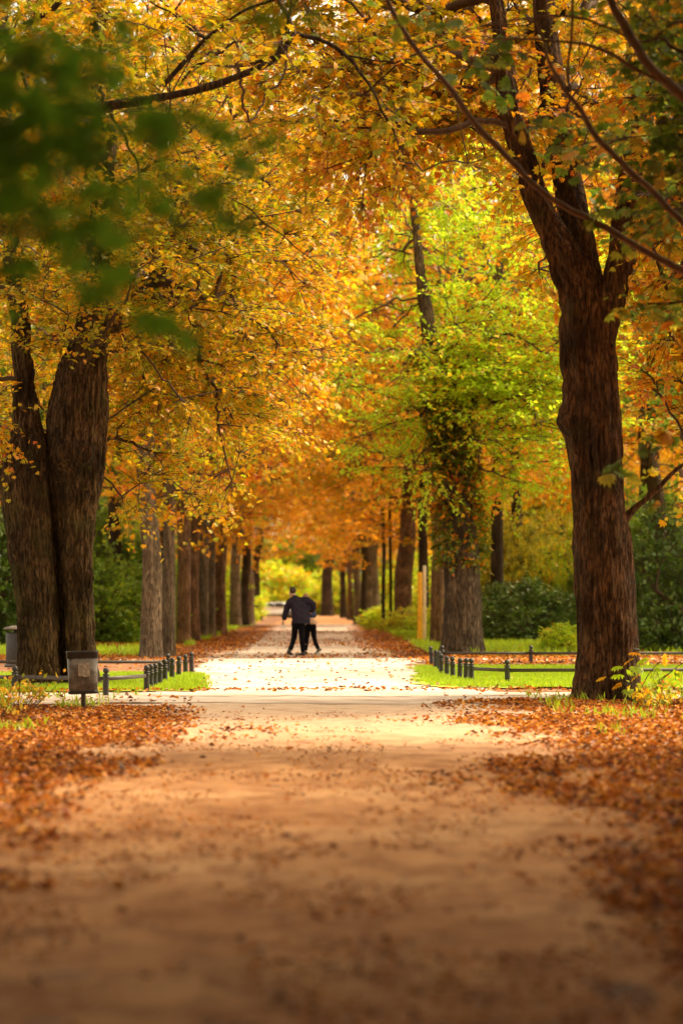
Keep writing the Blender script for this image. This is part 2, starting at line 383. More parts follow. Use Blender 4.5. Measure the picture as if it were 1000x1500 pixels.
sheet('verge_left', lambda y: -20, lambda y: pl(y) - 1.2, 60, 149, 40, 90, .02, 'turf', .6, 13)
sheet('verge_right', lambda y: pr(y) + 1.0, lambda y: 20, 60, 149, 40, 90, .02, 'turf', .6, 14)

# ------------------------------------------------------------------ leaves
def palm_template(n=5, L=1.0, w=.2, droop=.25):
    """palmate chestnut leaf, tip to tip about 2L wide: n folded leaflets from one hub"""
    v = [(0, 0, 0)]; f = []
    spread = np.linspace(-1.15, 1.15, n)
    for k, a in enumerate(spread):
        l = L * (1 - .28 * abs(a) / 1.15)
        d = np.array([math.sin(a), math.cos(a)]); p = np.array([d[1], -d[0]])
        m = d * l * .62
        b = len(v)
        v += [(m[0] - p[0] * w * l, m[1] - p[1] * w * l, -droop * .25 * l), (d[0] * l, d[1] * l, -droop * l), (m[0] + p[0] * w * l, m[1] + p[1] * w * l, -droop * .25 * l)]
        f.append((0, b, b + 1, b + 2))
    return np.array(v, float), np.array(f)
PALM = palm_template(5)
PALM7 = palm_template(7, 1, .17, .3)
OVAL = (np.array([(0, 0, 0), (-.28, .5, .05), (0, 1, -.1), (.28, .5, .05)], float), np.array([(0, 1, 2, 3)]))
CURL = (np.array([(0, 0, 0), (-.34, .35, .22), (-.12, .98, .10), (.05, .5, -.02), (.36, .5, .26)], float), np.array([(0, 3, 2, 1), (0, 4, 2, 3)]))

def put_leaves(g, tpl, P, D, S, up=.6, mat=1, rnd=None, tilt=.6):
    """P (n,3) positions, D (n,3) pointing direction, S (n,) size"""
    r = rnd or rng; n = len(P)
    if n == 0: return
    D = D / (np.linalg.norm(D, axis=1)[:, None] + 1e-9)
    U = np.zeros((n, 3)); U[:, 2] = 1; U += r.normal(0, tilt, (n, 3))
    U -= D * np.sum(U * D, 1)[:, None]; U /= np.linalg.norm(U, axis=1)[:, None] + 1e-9
    Xx = np.cross(D, U)
    tv, tf = tpl
    v = P[:, None] + S[:, None, None] * (tv[None, :, 0:1] * Xx[:, None] + tv[None, :, 1:2] * D[:, None] + tv[None, :, 2:3] * U[:, None])
    f = tf[None] + (np.arange(n) * len(tv))[:, None, None]
    g.add(v.reshape(-1, 3), f.reshape(-1, tf.shape[1]), mat)

def twigs(g, A, B, ra, rb, mat=0):
    """many 3-sided straight twigs at once"""
    n = len(A); d = B - A; d /= np.linalg.norm(d, axis=1)[:, None] + 1e-9
    ref = np.where(np.abs(d[:, 2:3]) > .9, np.array([[1., 0, 0]]), np.array([[0, 0, 1.]]))
    u = np.cross(d, ref); u /= np.linalg.norm(u, axis=1)[:, None] + 1e-9; w = np.cross(d, u)
    vs = []
    for k in range(3):
        a = k * 2 * PI / 3; o = math.cos(a) * u + math.sin(a) * w
        vs.append(A + o * np.reshape(ra, (-1, 1)))
    for k in range(3):
        a = k * 2 * PI / 3; o = math.cos(a) * u + math.sin(a) * w
        vs.append(B + o * np.reshape(rb, (-1, 1)))
    v = np.stack(vs, 1).reshape(-1, 3)
    f = np.array([(0, 1, 4, 3), (1, 2, 5, 4), (2, 0, 3, 5)])[None] + (np.arange(n) * 6)[:, None, None]
    g.add(v, f.reshape(-1, 4), mat)

def grow(roots, pts, rnd, k=.35, r0=.011, maxr=.16):
    """connect crown points to the nearest useful node: returns nodes, parents, radii"""
    nodes = [np.array(r, float) for r in roots]; par = [-1] * len(nodes); pathl = [0.] * len(nodes)
    ra = np.array(roots, float)
    order = np.argsort(np.min(np.linalg.norm(pts[:, None] - ra[None], axis=2), axis=1))
    arr = np.zeros((len(nodes) + len(pts), 3)); pla = np.zeros(len(arr)); arr[:len(nodes)] = ra; m = len(nodes)
    par = np.full(len(arr), -1)
    for i in order:
        p = pts[i]; d = np.linalg.norm(arr[:m] - p, axis=1)
        # prefer parents lower and closer to the stem
        c = d + k * pla[:m] + .25 * np.maximum(arr[:m, 2] - p[2], 0)
        j = int(np.argmin(c)); arr[m] = p; par[m] = j; pla[m] = pla[j] + d[j]; m += 1
    cnt = np.ones(len(arr))
    for i in range(len(arr) - 1, -1, -1):
        if par[i] >= 0: cnt[par[i]] += cnt[i]
    return arr, par, np.minimum(r0 * np.sqrt(cnt), maxr)

def crown_geo(g, roots, pts, rnd, tpl=PALM, leaf=.13, ntw=7, nlv=4, twl=.75, flat=.35, droop=.25, r0=.008, tilt=.55, mats=(0, 1), maxr=.09, lsides=5):
    arr, par, rad = grow(roots, pts, rnd, r0=r0, maxr=maxr)
    nr = len(roots)
    for i in range(nr, len(arr)):
        j = par[i]; A, B = arr[j], arr[i]; L = np.linalg.norm(B - A)
        if rad[i] > .014 or L > 1.0:
            G_ = arr[par[j]] if par[j] >= 0 else A - np.array([0, 0, .5]) * L
            ta = B - G_; ta *= L / (np.linalg.norm(ta) + 1e-9); tb = (B - A) * .9 + np.array([0, 0, -.12 * L])
            uu = np.linspace(0, 1, 8)[:, None]
            P = (2 * uu ** 3 - 3 * uu ** 2 + 1) * A + (uu ** 3 - 2 * uu ** 2 + uu) * ta + (3 * uu ** 2 - 2 * uu ** 3) * B + (uu ** 3 - uu ** 2) * tb
            P = P + (np.sin(uu * PI) * rnd.normal(0, .03, (8, 3))) * L
            r_ = np.linspace(min(rad[j], rad[i] * 1.5), rad[i], 8)
            tube(g, P, r_, lsides if rad[i] > .03 else 4, mats[0])
    sel = [i for i in range(nr, len(arr)) if not (rad[i] > .014 or np.linalg.norm(arr[par[i]] - arr[i]) > 1.0)]
    if sel:
        sel = np.array(sel); twigs(g, arr[par[sel]], arr[sel], rad[sel] * 1.3, rad[sel], mats[0])
    # sprays of twigs with leaves at every crown point
    idx = np.arange(nr, len(arr)); n = len(idx)
    out = arr[idx] - arr[par[idx]]; out /= np.linalg.norm(out, axis=1)[:, None] + 1e-9
    base = np.repeat(arr[idx], ntw, 0); d = np.repeat(out, ntw, 0) * .8 + rnd.normal(0, .75, (n * ntw, 3)) * np.array([1, 1, flat])
    d /= np.linalg.norm(d, axis=1)[:, None] + 1e-9
    L = twl * rnd.uniform(.45, 1.15, n * ntw)
    mid = base + d * L[:, None] * .55; end = base + d * L[:, None]; end[:, 2] -= droop * L ** 2 * .8
    mid[:, 2] -= droop * L ** 2 * .15
    twigs(g, base, mid, .006, .0045, mats[0]); twigs(g, mid, end, .0045, .0025, mats[0])
    PP, DD = [], []
    for q in range(nlv):
        t = (q + rnd.uniform(.1, .9, len(L))) / nlv; t = .25 + .75 * t
        p = np.where(t[:, None] < .55, base + (mid - base) * (t[:, None] / .55), mid + (end - mid) * ((t[:, None] - .55) / .45))
        dd = d + rnd.normal(0, .9, d.shape) * np.array([1, 1, .45]); dd[:, 2] -= droop
        PP.append(p + rnd.normal(0, .02, p.shape)); DD.append(dd)
    P = np.concatenate(PP); D = np.concatenate(DD)
    put_leaves(g, tpl, P, D, leaf * rnd.uniform(.65, 1.25, len(P)), mat=mats[1], rnd=rnd, tilt=tilt)
    return len(P)

def ell_points(n, c, r, rnd, shell=.45, lo=-1.0, keep=None):
    out = []
    while len(out) < n:
        u = rnd.normal(0, 1, 3); u /= np.linalg.norm(u)
        if u[2] < lo: continue
        s = (shell + (1 - shell) * rnd.random()) ** .7 if rnd.random() < .8 else rnd.random() ** .5
        p = np.array(c) + u * s * np.array(r)
        # clumping: keep points where a noise field is high
        if vnoise(p * .55, 77) < .36: continue
        if keep is not None and not keep(p): continue
        out.append(p)
    return np.array(out)

# generic crowns (shared meshes) ------------------------------------
def generic_crown(seed, n=470, rx=5.4, rz=7.4, cz=10.6, tpl=PALM, leaf=.14, ntw=8, nlv=5, **kw):
    r = np.random.default_rng(seed); g = Geo()
    roots = [(0, 0, 3.6 + k * .8) for k in range(10)]
    pts = ell_points(n, (0, 0, cz), (rx, rx, rz), r)
    crown_geo(g, roots, pts, r, tpl=tpl, leaf=leaf, **kw)
    return g.mesh('crown')
CROWNS = [generic_crown(11), generic_crown(12, cz=10.8, rx=5.8), generic_crown(13, rz=7.8)]
HORN = [generic_crown(21, n=300, tpl=OVAL, leaf=.12, ntw=9, nlv=9, flat=.14, twl=1.1, droop=.1, tilt=.4)]
for m_ in CROWNS + HORN:
    m_.materials.append(M['twig']); m_.materials.append(M['orange'])

def generic_trunk(seed, r=.26, top=12., lean=.3, ns=40, nr=60, fork=True):
    rr = np.random.default_rng(seed); g = Geo()
    P = [(0, 0, -.15), (0, 0, .6)] + [(rr.normal(0, .05) * k + lean * k * .06, rr.normal(0, .05) * k, .6 + k * 1.6) for k in range(1, 8)]
    rad = [r * 1.05, r, r * .93, r * .88, r * .82, r * .7, r * .5, r * .33, r * .2]
    bark_tube(g, np.array(P), rad, ns, nr, ridge=.014, fr=9, seed=seed, flare=.35)
    return g.mesh('trunk', True)
TRUNKS = [generic_trunk(31), generic_trunk(32, lean=-.5), generic_trunk(33, lean=.8)]
for m_ in TRUNKS: m_.materials.append(M['bark_g'])

def mat_on(o, slot, m):
    o.material_slots[slot].link = 'OBJECT'; o.material_slots[slot].material = m
def gtree(name, x, y, label, cat='tree', group=None, w=.5, bark='bark_g', leaf='orange', k=0, rz=None, cs=1.0, lift=0., horn=False, h=1.0, cx=0., cyo=0.):
    t = thing(name, (x, y, 0), label, cat, group)
    tr = bpy.data.objects.new('trunk', TRUNKS[k % 3]); C.objects.link(tr); tr.parent = t
    s = w / .52; tr.scale = (s, s, h * (1 + lift / 12)); tr.rotation_euler = (0, 0, rng.uniform(0, 6.28)); mat_on(tr, 0, M[bark])
    me = HORN[0] if horn else CROWNS[k % 3]
    cr = bpy.data.objects.new('crown', me); C.objects.link(cr); cr.parent = t
    cr.scale = (cs, cs, h); cr.location = (cx, cyo, lift); cr.rotation_euler = (0, 0, rng.uniform(0, 6.28) if rz is None else rz)
    mat_on(cr, 1, M[leaf]); return t

# ------------------------------------------------------------------ big left tree (two fused stems)
YL_ = 38.6
t = thing('chestnut_tree', (X(85, YL_), YL_, 0), 'thick dark chestnut tree with two fused stems and dark slit, behind the near litter bin', 'tree')
ox, oy = X(85, YL_), YL_
def lp(px, py, dy=0): return np.array([X(px, YL_) - ox, dy, Z(py, YL_)])
u = YL_ / FPX
g = Geo()
bark_tube(g, np.array([lp(60, 1018), lp(60, 980), lp(57, 900), lp(47, 800), lp(37, 700), lp(41, 650), lp(37, 590), lp(34, 530), lp(26, 430), lp(14, 320), lp(8, 180), lp(4, 40), lp(-4, -120)]),
          np.array([34, 30, 30, 35, 38, 27, 18, 15, 14, 12, 11, 10, 7]) * u, seed=2, ns=200, nr=340, flare=.42, ridge=.042, mat=0, lumps=[(*lp(68, 655, -.3), .25, .12)])
link('stem', g.mesh('stem', True), t, M['bark_l'])
g = Geo()
bark_tube(g, np.array([lp(116, 1018, .1), lp(116, 980, .1), lp(115, 900, .1), lp(111, 820, .05), lp(109, 750, .05), lp(112, 690), lp(115, 630), lp(121, 555), lp(131, 505), lp(138, 450, .1), lp(140, 390, .2), lp(148, 290, .3), lp(152, 190, .3), lp(140, 80, .3), lp(130, -90, .4)]),
          np.array([28, 24, 24, 26, 32, 41, 44, 39, 28, 22, 19, 16, 15, 12, 8]) * u, seed=6, ns=200, nr=340, flare=.42, ridge=.042, lumps=[(*lp(104, 664, -.4), .16, .12), (*lp(128, 668, -.4), .14, .14), (*lp(142, 845, -.1), .1, .07)])
link('stem', g.mesh('stem', True), t, M['bark_l'])
g = Geo(); bark_tube(g, np.array([lp(88, 1020, .35), lp(88, 900, .35), lp(82, 780, .3), lp(78, 690, .25), lp(78, 655, .2)]), np.array([22, 18, 22, 24, 14]) * u, ns=60, nr=80, seed=9)  # extra core stem, added behind the gap so the slit reads dark
link('stem', g.mesh('stem', True), t, M['bark_l'])
for (kx, ky, kr) in ((103, 664, .115), (128, 668, .13)):
    gk = Geo(); p = lp(kx, ky, -.52)
    for rr_, dz in ((1.0, 0), (.62, -.012), (.3, -.02)):
        a = np.arange(20) / 20 * 2 * PI
        ring = np.stack([p[0] + kr * rr_ * np.cos(a), p[1] + dz * 1 + 0 * a, p[2] + kr * 1.15 * rr_ * np.sin(a)], -1)
        gk.add(np.vstack([ring, ring + np.array([0, .3, 0])]), ring_faces(2, 20)); gk.add(ring, [list(range(20))])
    link('knot', gk.mesh('knot'), t, M['bark_r'])
# big limb going right behind leaves
g = Geo(); bark_tube(g, np.array([lp(140, 500, .2), lp(175, 455, .6), lp(215, 400, 1.2), lp(240, 330, 1.6), lp(250, 200, 2)]), np.array([15, 13, 10, 7, 4]) * u, ns=40, nr=60, seed=8, flare=0, ridge=.012)
link('limb', g.mesh('limb', True), t, M['bark_l'])
r = np.random.default_rng(101)
roots = [lp(40, 560), lp(24, 430), lp(12, 280), lp(4, 60), lp(126, 520), lp(128, 400, .2), lp(146, 290, .3), lp(152, 190, .3), lp(135, 20, .3), lp(215, 400, 1.2), lp(240, 330, 1.6), lp(250, 200, 2), lp(116, 650)]
def keepL(p):
    if p[2] < 2.7 or p[2] > 13.5: return False
    # leaves stay clear of the two stems where the photograph shows bark
    px, py = 500 + (p[0] + ox) / (p[1] + oy) * FPX, HORIZON - (p[2] - CAM_H) / (p[1] + oy) * FPX
    if p[1] < .9 and -10 < px < 180 and py > 520: return False
    return True
pts = np.vstack([ell_points(330, (-.2, 1.2, 8.2), (5.2, 4.2, 5.6), r, keep=keepL), ell_points(240, (1.9, 1.4, 6.0), (2.4, 2.5, 3.4), r, shell=.2, keep=keepL),
                 ell_points(60, (1.2, 0, 10), (3, 3, 3), r, keep=keepL), ell_points(26, (-.2, -1.2, 7.6), (1.6, .8, 2.2), r, shell=.1), ell_points(7, (-1.0, -1.1, 4.2), (.35, .3, .5), r, shell=.1)])
g = Geo(); crown_geo(g, roots, pts, r, leaf=.078, ntw=11, nlv=7, twl=.85, droop=.2)
me = g.mesh('crown'); link('crown', me, t, [M['twig'], M['ochre']])
print('left crown leaves')
# ------------------------------------------------------------------ big right tree
YR = 33.2; ox, oy = X(888, YR), YR; u = YR / FPX
def rp(px, py, dy=0): return np.array([X(px, YR) - ox, dy, Z(py, YR)])
t = thing('chestnut_tree', (ox, oy, 0), 'tall furrowed red-brown chestnut with burl on its flank, nearest on the right', 'tree')
g = Geo()
bark_tube(g, np.array([rp(886, 1042), rp(886, 1000), rp(884, 900), rp(876, 780), rp(872, 680), rp(868, 600), rp(860, 500), rp(857, 440), rp(830, 378), rp(797, 320), rp(770, 240), rp(748, 160), rp(736, 80), rp(726, 0), rp(715, -120)]),
          np.array([45, 43, 42, 42, 42, 42, 41, 38, 29, 21, 18.5, 16, 14, 12, 9]) * u, seed=14, ns=220, nr=360, flare=.34, ridge=.04, lumps=[(*rp(833, 618, -.1), .17, .17), (*rp(826, 600, -.1), .1, .06)])
link('stem', g.mesh('stem', True), t, M['bark_r'])
g = Geo()
bark_tube(g, np.array([rp(922, 1042, .15), rp(920, 1000, .15), rp(916, 900, .15), rp(908, 800, .15), rp(895, 730, .1), rp(880, 690, .1)]), np.array([21, 18, 18, 19, 17, 8]) * u, seed=15, ns=90, nr=160, flare=.15, ridge=.02)
link('stem', g.mesh('stem', True), t, M['bark_r'])
g = Geo()
bark_tube(g, np.array([rp(862, 520, .05), rp(857, 430, .1), rp(848, 350, .2), rp(835, 260, .4), rp(818, 150, .5), rp(805, 40, .6), rp(795, -110, .7)]), np.array([34, 33, 26, 22, 20, 18, 14]) * u, seed=16, ns=90, nr=150, flare=0, ridge=.02)
link('limb', g.mesh('limb', True), t, M['bark_r'])
g = Geo()
bark_tube(g, np.array([rp(870, 580, -.1), rp(880, 500, -.12), rp(896, 435, -.12), rp(910, 375, -.1), rp(916, 320), rp(928, 240, .1), rp(942, 150, .15), rp(960, 40, .2), rp(985, -120, .4)]), np.array([18, 22, 23, 23, 21, 20, 19, 17, 11]) * u, seed=17, ns=90, nr=150, flare=0, ridge=.02)
link('limb', g.mesh('limb', True), t, M['bark_r'])
g = Geo(); bark_tube(g, np.array([rp(905, 770, .0), rp(928, 745, -.1), rp(955, 722, -.2), rp(985, 690, -.3), rp(1030, 660, -.4)]), np.array([10, 5, 4, 3, 2]) * u, ns=24, nr=40, seed=18, flare=0, ridge=.006)
link('limb', g.mesh('limb', True), t, M['bark_r'])
gb = Geo(); a = np.linspace(0, 2 * PI, 60)
c0 = rp(906, 951); tube(gb, np.stack([c0[0] - .01 + .295 * np.cos(a), .15 + .26 * np.sin(a), c0[2] + 0 * a], -1), .011, 6)
link('wire', gb.mesh('wire'), t, M['black'])
r = np.random.default_rng(202)
roots = [rp(820, 345), rp(788, 270), rp(762, 190), rp(744, 110), rp(728, 0), rp(858, 300, .2), rp(845, 240, .4), rp(835, 120, .5), rp(828, 0, .6), rp(920, 300), rp(930, 210), rp(945, 100), rp(962, 0), rp(985, 690, -.3), rp(1030, 660, -.4)]
def keepR(p):
    if p[2] < 2.6: return False
    px, py = 500 + (p[0] + ox) / (p[1] + oy) * FPX, HORIZON - (p[2] - CAM_H) / (p[1] + oy) * FPX
    if p[1] < .8 and 770 < px < 935 and py > 235: return False
    if px < 770 and py > 300: return False
    if px > 930 and py > 880: return False
    return True
pts = np.vstack([ell_points(560, (-.2, .2, 9.3), (5.0, 4.2, 4.8), r, keep=keepR), ell_points(110, (-1.9, .2, 8.3), (2.1, 2.2, 2.0), r, shell=.2, keep=keepR),
                 ell_points(170, (2.3, 1.3, 5.2), (1.7, 2.5, 3.0), r, shell=.1, keep=keepR), ell_points(70, (1.6, -1.2, 8.2), (2.2, 1.2, 2.8), r, shell=.1)])
g = Geo(); crown_geo(g, roots, pts, r, tpl=PALM, leaf=.092, ntw=10, nlv=6, twl=.85, droop=.35)
link('crown', g.mesh('crown'), t, [M['twig'], M['ochre']])

# ------------------------------------------------------------------ second right tree, ivy-like sprouts on the trunk, lime green crown
YG_ = 62.0; ox, oy = X(678, YG_), YG_; u = YG_ / FPX
def qp(px, py, dy=0): return np.array([X(px, YG_) - ox, dy, Z(py, YG_)])
t = thing('hornbeam_tree', (ox, oy, 0), 'broad grey-brown tree, leafy sprouts on its trunk, lime green crown, beyond right lawn', 'tree')
g = Geo()
bark_tube(g, np.array([qp(679, 968), qp(679, 940), qp(677, 880), qp(674, 800), qp(670, 720), qp(660, 640), qp(648, 580), qp(634, 520), qp(622, 440), qp(610, 350), qp(602, 250), qp(600, 100)]),
          np.array([31, 29, 28, 27, 25, 21, 18, 14, 10, 7, 5, 2.5]) * u, seed=23, ns=110, nr=200, flare=.3, ridge=.04, fr=7)
link('trunk', g.mesh('trunk', True), t, M['bark_t'])
g = Geo(); bark_tube(g, np.array([qp(664, 660), qp(690, 590, .3), qp(715, 500, .8), qp(735, 400, 1.2), qp(740, 250, 1.5)]), np.array([14, 12, 9, 7, 4]) * u, ns=40, nr=60, seed=24, flare=0, ridge=.02)
link('limb', g.mesh('limb', True), t, M['bark_g'])
r = np.random.default_rng(303)
g = Geo()   # sprouts clinging to the trunk
n = 1300; hh = r.uniform(0, 1, n) ** .9; py = 835 - hh * 330
cx = np.interp(py, [350, 440, 520, 640, 720, 800], [610, 622, 634, 660, 670, 674]); rw = np.interp(py, [350, 440, 520, 640, 720, 800], [9, 12, 15, 21, 25, 26]) * u
an = r.uniform(0, 2 * PI, n); dirs = np.stack([np.cos(an), np.sin(an), r.normal(0, .4, n)], -1)
P0 = np.stack([(cx - 500) / FPX * YG_ - ox, 0 * cx, CAM_H - (py - HORIZON) / FPX * YG_], -1) + dirs * rw[:, None] * np.array([1, 1, 0])
LL = r.uniform(.08, .34, n)[:, None]; P1 = P0 + dirs * LL
twigs(g, P0, P1, .008, .003, 0)
for k in range(7):
    tt = r.uniform(.3, 1.05, n)[:, None]
    put_leaves(g, OVAL, P0 + (P1 - P0) * tt, dirs + r.normal(0, .8, (n, 3)), r.uniform(.10, .17, n), mat=1, rnd=r, tilt=.6)
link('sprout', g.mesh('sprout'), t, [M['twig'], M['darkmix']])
g = Geo()
roots = [qp(660, 640), qp(648, 580), qp(634, 520), qp(622, 440), qp(610, 350), qp(602, 250), qp(600, 120), qp(690, 590, .3), qp(715, 500, .8), qp(735, 400, 1.2), qp(740, 260, 1.5)]
def keepG(p):
    px, py = 500 + (p[0] + ox) / (p[1] + oy) * FPX, HORIZON - (p[2] - CAM_H) / (p[1] + oy) * FPX
    if abs(px - np.interp(py, [350, 640, 800], [610, 660, 674])) < 30 and py > 600 and p[1] < .5: return False
    return p[2] > 4.3 and not (px > 780 and py > 700)
pts = np.vstack([ell_points(300, (.2, .6, 9.2), (4.1, 3.6, 5.0), r, keep=keepG, shell=.3), ell_points(95, (-1.0, -.8, 6.9), (2.4, 2.2, 2.6), r, shell=.1, keep=keepG), ell_points(75, (1.6, -.8, 6.2), (2.4, 2.0, 2.2), r, shell=.1, keep=keepG)])
crown_geo(g, roots, pts, r, tpl=OVAL, leaf=.14, ntw=9, nlv=10, twl=1.25, flat=.07, droop=.13, tilt=.28)
link('crown', g.mesh('crown'), t, [M['twig'], M['lime']])

# ------------------------------------------------------------------ rows along the avenue
ROW = 'trees lining the avenue'
left = [(222, 57.6, .50, 'bark_g', 'orange', 'slim grey-barked tree nearest in the left row, behind the left lawn'),
        (246, 59.5, .34, 'bark_g', 'orange', 'thinner grey tree pressed just right of the first grey trunk in the left row'),
        (270, 77, .44, 'bark_o', 'orange', 'reddish-barked tree with straight trunk, third in the left row'),
        (284, 84, .38, 'bark_o', 'gold', 'narrow brown trunk just behind the reddish-barked tree, fourth in the left row'),
        (297, 89, .42, 'bark_g', 'orange', 'brown trunk, fifth in the left row, left of a forked companion'),
        (309, 94, .38, 'bark_g', 'gold', 'brown trunk, sixth in the left row, close to its neighbours'),
        (322, 99, .50, 'bark_o', 'gold', 'brown trunk with rising side branch, seventh in the left row'),
        (345, 128, .62, 'bark_g', 'gold', 'stout trunk beyond the gap in the left row'),
        (357, 142, .55, 'bark_d', 'gold', 'dark forked trunk right of the stout one beyond the gap, left row'),
        (366, 158, .6, 'bark_g', 'orange', 'pale-lit trunk far down the left row, above the leafy verge'),
        (377, 185, .6, 'bark_d', 'gold', 'last dark trunk of the left row, beside the white parked car')]
for i, (px, Y, w, bk, lf, lab) in enumerate(left):
    gtree('avenue_tree', X(px, Y), Y, lab, group=ROW, w=w, bark=bk, leaf=lf, k=i, cs=1.0 if Y < 100 else 1.15, h=1.12 + .02 * (i % 3), lift=-.3 +.1 * (i % 4) + (.5 if Y > 100 else 0))
right = [(640, 73, .42, 'bark_o', 'gold', 'reddish trunk half hidden left of the broad sprouting tree'),
         (590, 108, .86, 'bark_o', 'orange', 'stout straight tree left of the staked posts, right row'),
         (572, 112, .16, 'bark_d', 'gold', 'very thin trunk just left of the stout straight tree, right row'),
         (561, 116, .2, 'bark_d', 'gold', 'thin trunk beside the dense trunk cluster, right row'),
         (551, 133, .45, 'bark_g', 'gold', 'first and tallest trunk of the dense cluster in the right row'),
         (542, 138, .5, 'bark_g', 'orange', 'second trunk of the dense cluster in the right row'),
         (533, 143, .5, 'bark_d', 'gold', 'third trunk of the dense cluster in the right row'),
         (524, 150, .5, 'bark_g', 'orange', 'fourth and smallest trunk of the dense cluster in the right row'),
         (513, 190, .45, 'bark_o', 'gold', 'pale slender trunk far down the right row'),
         (503, 215, .6, 'bark_d', 'gold', 'dark trunk far down the right row, right of the avenue end')]
for i, (px, Y, w, bk, lf, lab) in enumerate(right):
    gtree('avenue_tree', X(px, Y), Y, lab, group=ROW, w=w, bark=bk, leaf=lf, k=0 if px == 590 else i + 1, cs=1.0 if Y < 100 else 1.15, lift=.7 if Y > 90 else .2, cx=.6 if Y < 80 else .0)
gtree('avenue_tree', X(479, 245), 245, 'thick dark tree closing the view at the avenue end', w=1.25, bark='bark_d', leaf='gold', k=1, cs=1.4, lift=1.6, h=1.3)

# trees beside and behind the camera whose crowns roof the foreground
gtree('roadside_tree', -6.8, 21, 'leafy tree beside the near path, crown just reaching the upper left edge', w=.7, bark='bark_l', leaf='mixed', k=0, lift=4.2, cs=1.05)
for i, (x, y, cx_, lf_h) in enumerate([(-4.8, 8.5, 1.6, 4.2), (5.2, 7.5, -1.6, 4.2), (-5, -1.5, 2.4, 1.0), (5, -2.5, -2.4, 1.0), (-4.6, 2.6, 1.8, 2.4), (4.6, 3.0, -1.8, 2.4), 
                                       (9.4, 9, 0, 1.0), (9, 0, 0, 0), (-9.5, 7, 0, 1), (-9, -3, 0, 0), (-4, -9, 1, 0), (4, -10, -1, 0), (-2.6, 5.5, .5, 5.5), (2.8, 10.5, -.6, 5.8), (-8, 12, 0, 0), (8.2, 4, 0, 0), (-7, 3, 0, 0), (0, -16, 0, -.5), (-10, -12, 0, -.5), (10, -13, 0, -.5), (8, 12.5, 0, .5), (-3.6, 6.5, .8, 4.6), (3.5, 6, -.8, 4.8), (-3.3, 11, .9, 6.0), (3.1, 1.2, -1, 3.6), (-3, .5, 1, 3.4), (0.6, -4, 0, 1.0), (-8.2, 9.5, 0, -.5), (7.4, 9.0, 0, -.5)]):
    gtree('roadside_tree', x, y, 'unseen autumn tree added so its crown shades the near path from above', group='unseen trees shading the near path', w=.6, bark='bark_l', leaf='mixed', k=i, lift=lf_h, cs=1.15, cx=cx_)  # unseen trees, added overhead to darken the near path

# the park woods beside and behind the near path
nw = np.random.default_rng(91)
for sx in (-1, 1):
    for row in range(3):
        for y in np.arange(-30, 24 if row else 17, 7.0):
            x = sx * (8.6 + row * 6.0 + max(0, y - 14) * .12) + nw.uniform(-1.2, 1.2); yy = y + nw.uniform(-2, 2)
            if abs(x) < .1411 * yy + 6.2: continue
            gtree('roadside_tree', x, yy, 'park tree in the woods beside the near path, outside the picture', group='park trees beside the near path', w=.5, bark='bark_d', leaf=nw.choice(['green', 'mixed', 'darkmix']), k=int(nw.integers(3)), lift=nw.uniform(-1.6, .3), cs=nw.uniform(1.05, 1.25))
for i in range(8):
    gtree('roadside_tree', -10.5 + i * 3, -24 + nw.uniform(-3, 3), 'park tree closing the near path behind the viewer', group='park trees beside the near path', w=.5, bark='bark_d', leaf='mixed', k=i, lift=-1.8, cs=1.25)

# woods on both sides ------------------------------------------------
WG = 'woodland trees beside the avenue'
wl = [(172, 88, .5, 'bark_d', 'green', 'dark trunk standing alone in green bushes left of the avenue row')]
for px, Y, w, bk, lf, lab in wl: gtree('woodland_tree', X(px, Y), Y, lab, group=WG, w=w, bark=bk, leaf=lf, k=1, lift=1.5)
wr = np.random.default_rng(55)
spots = []
for Y in np.arange(66, 290, 13.):
    for s in (-1, 1):
        for q in range(2 + int(Y > 110)):
            x = s * (12.5 + q * 9.0) + wr.uniform(-2, 2) + axis(Y); y = Y + wr.uniform(-4, 4)
            if abs(x) < Y * .1411 * 1.25 + 5 and not (s < 0 and 180 < y < 240 and x > -16): spots.append((x, y, s))
for (x, y, s) in spots:
    lf = wr.choice(['green', 'gold', 'mixed'], p=[.5, .15, .35]) if s < 0 else wr.choice(['lime', 'gold', 'orange', 'green'], p=[.05, .35, .5, .10])
    side = 'left' if s < 0 else 'right'
    gtree('woodland_tree', x, y, f'woodland tree standing behind the {side} row of the avenue', group=f'woodland trees behind the {side} row', w=wr.uniform(.35, .6), bark='bark_d', leaf=lf, k=int(wr.integers(3)), lift=wr.uniform(0, 1.5), cs=wr.uniform(.9, 1.15), h=wr.uniform(.95, 1.25))
for (x, y, lf_, h_) in [(5.4, 84, 'gold', 1.45), (9.0, 90, 'orange', 1.5), (7.2, 99, 'gold', 1.6), (12.5, 96, 'gold', 1.5), (3.6, 106, 'orange', 1.6), (-7.5, 103, 'gold', 1.6), (.5, 128, 'orange', 1.7)][:6]:
    gtree('woodland_tree', x, y, {5.4: 'tall golden tree whose crown rises directly behind the lime green crown', 9.0: 'tall orange tree behind the right edge of the lime green crown', 7.2: 'tall gold crown glowing between the lime green crown and the furrowed trunk, further back', 12.5: 'tall gold tree seen beside the furrowed trunk, far behind', 3.6: 'tall orange tree behind the left edge of the lime green crown'}[x] if x > 0 else 'tall golden tree rising behind the left row', group='tall golden trees behind the lime green crown' if x > 0 else None, w=.45, bark='bark_d', leaf=lf_, k=int(y), lift=1.2, cs=1.15, h=h_)
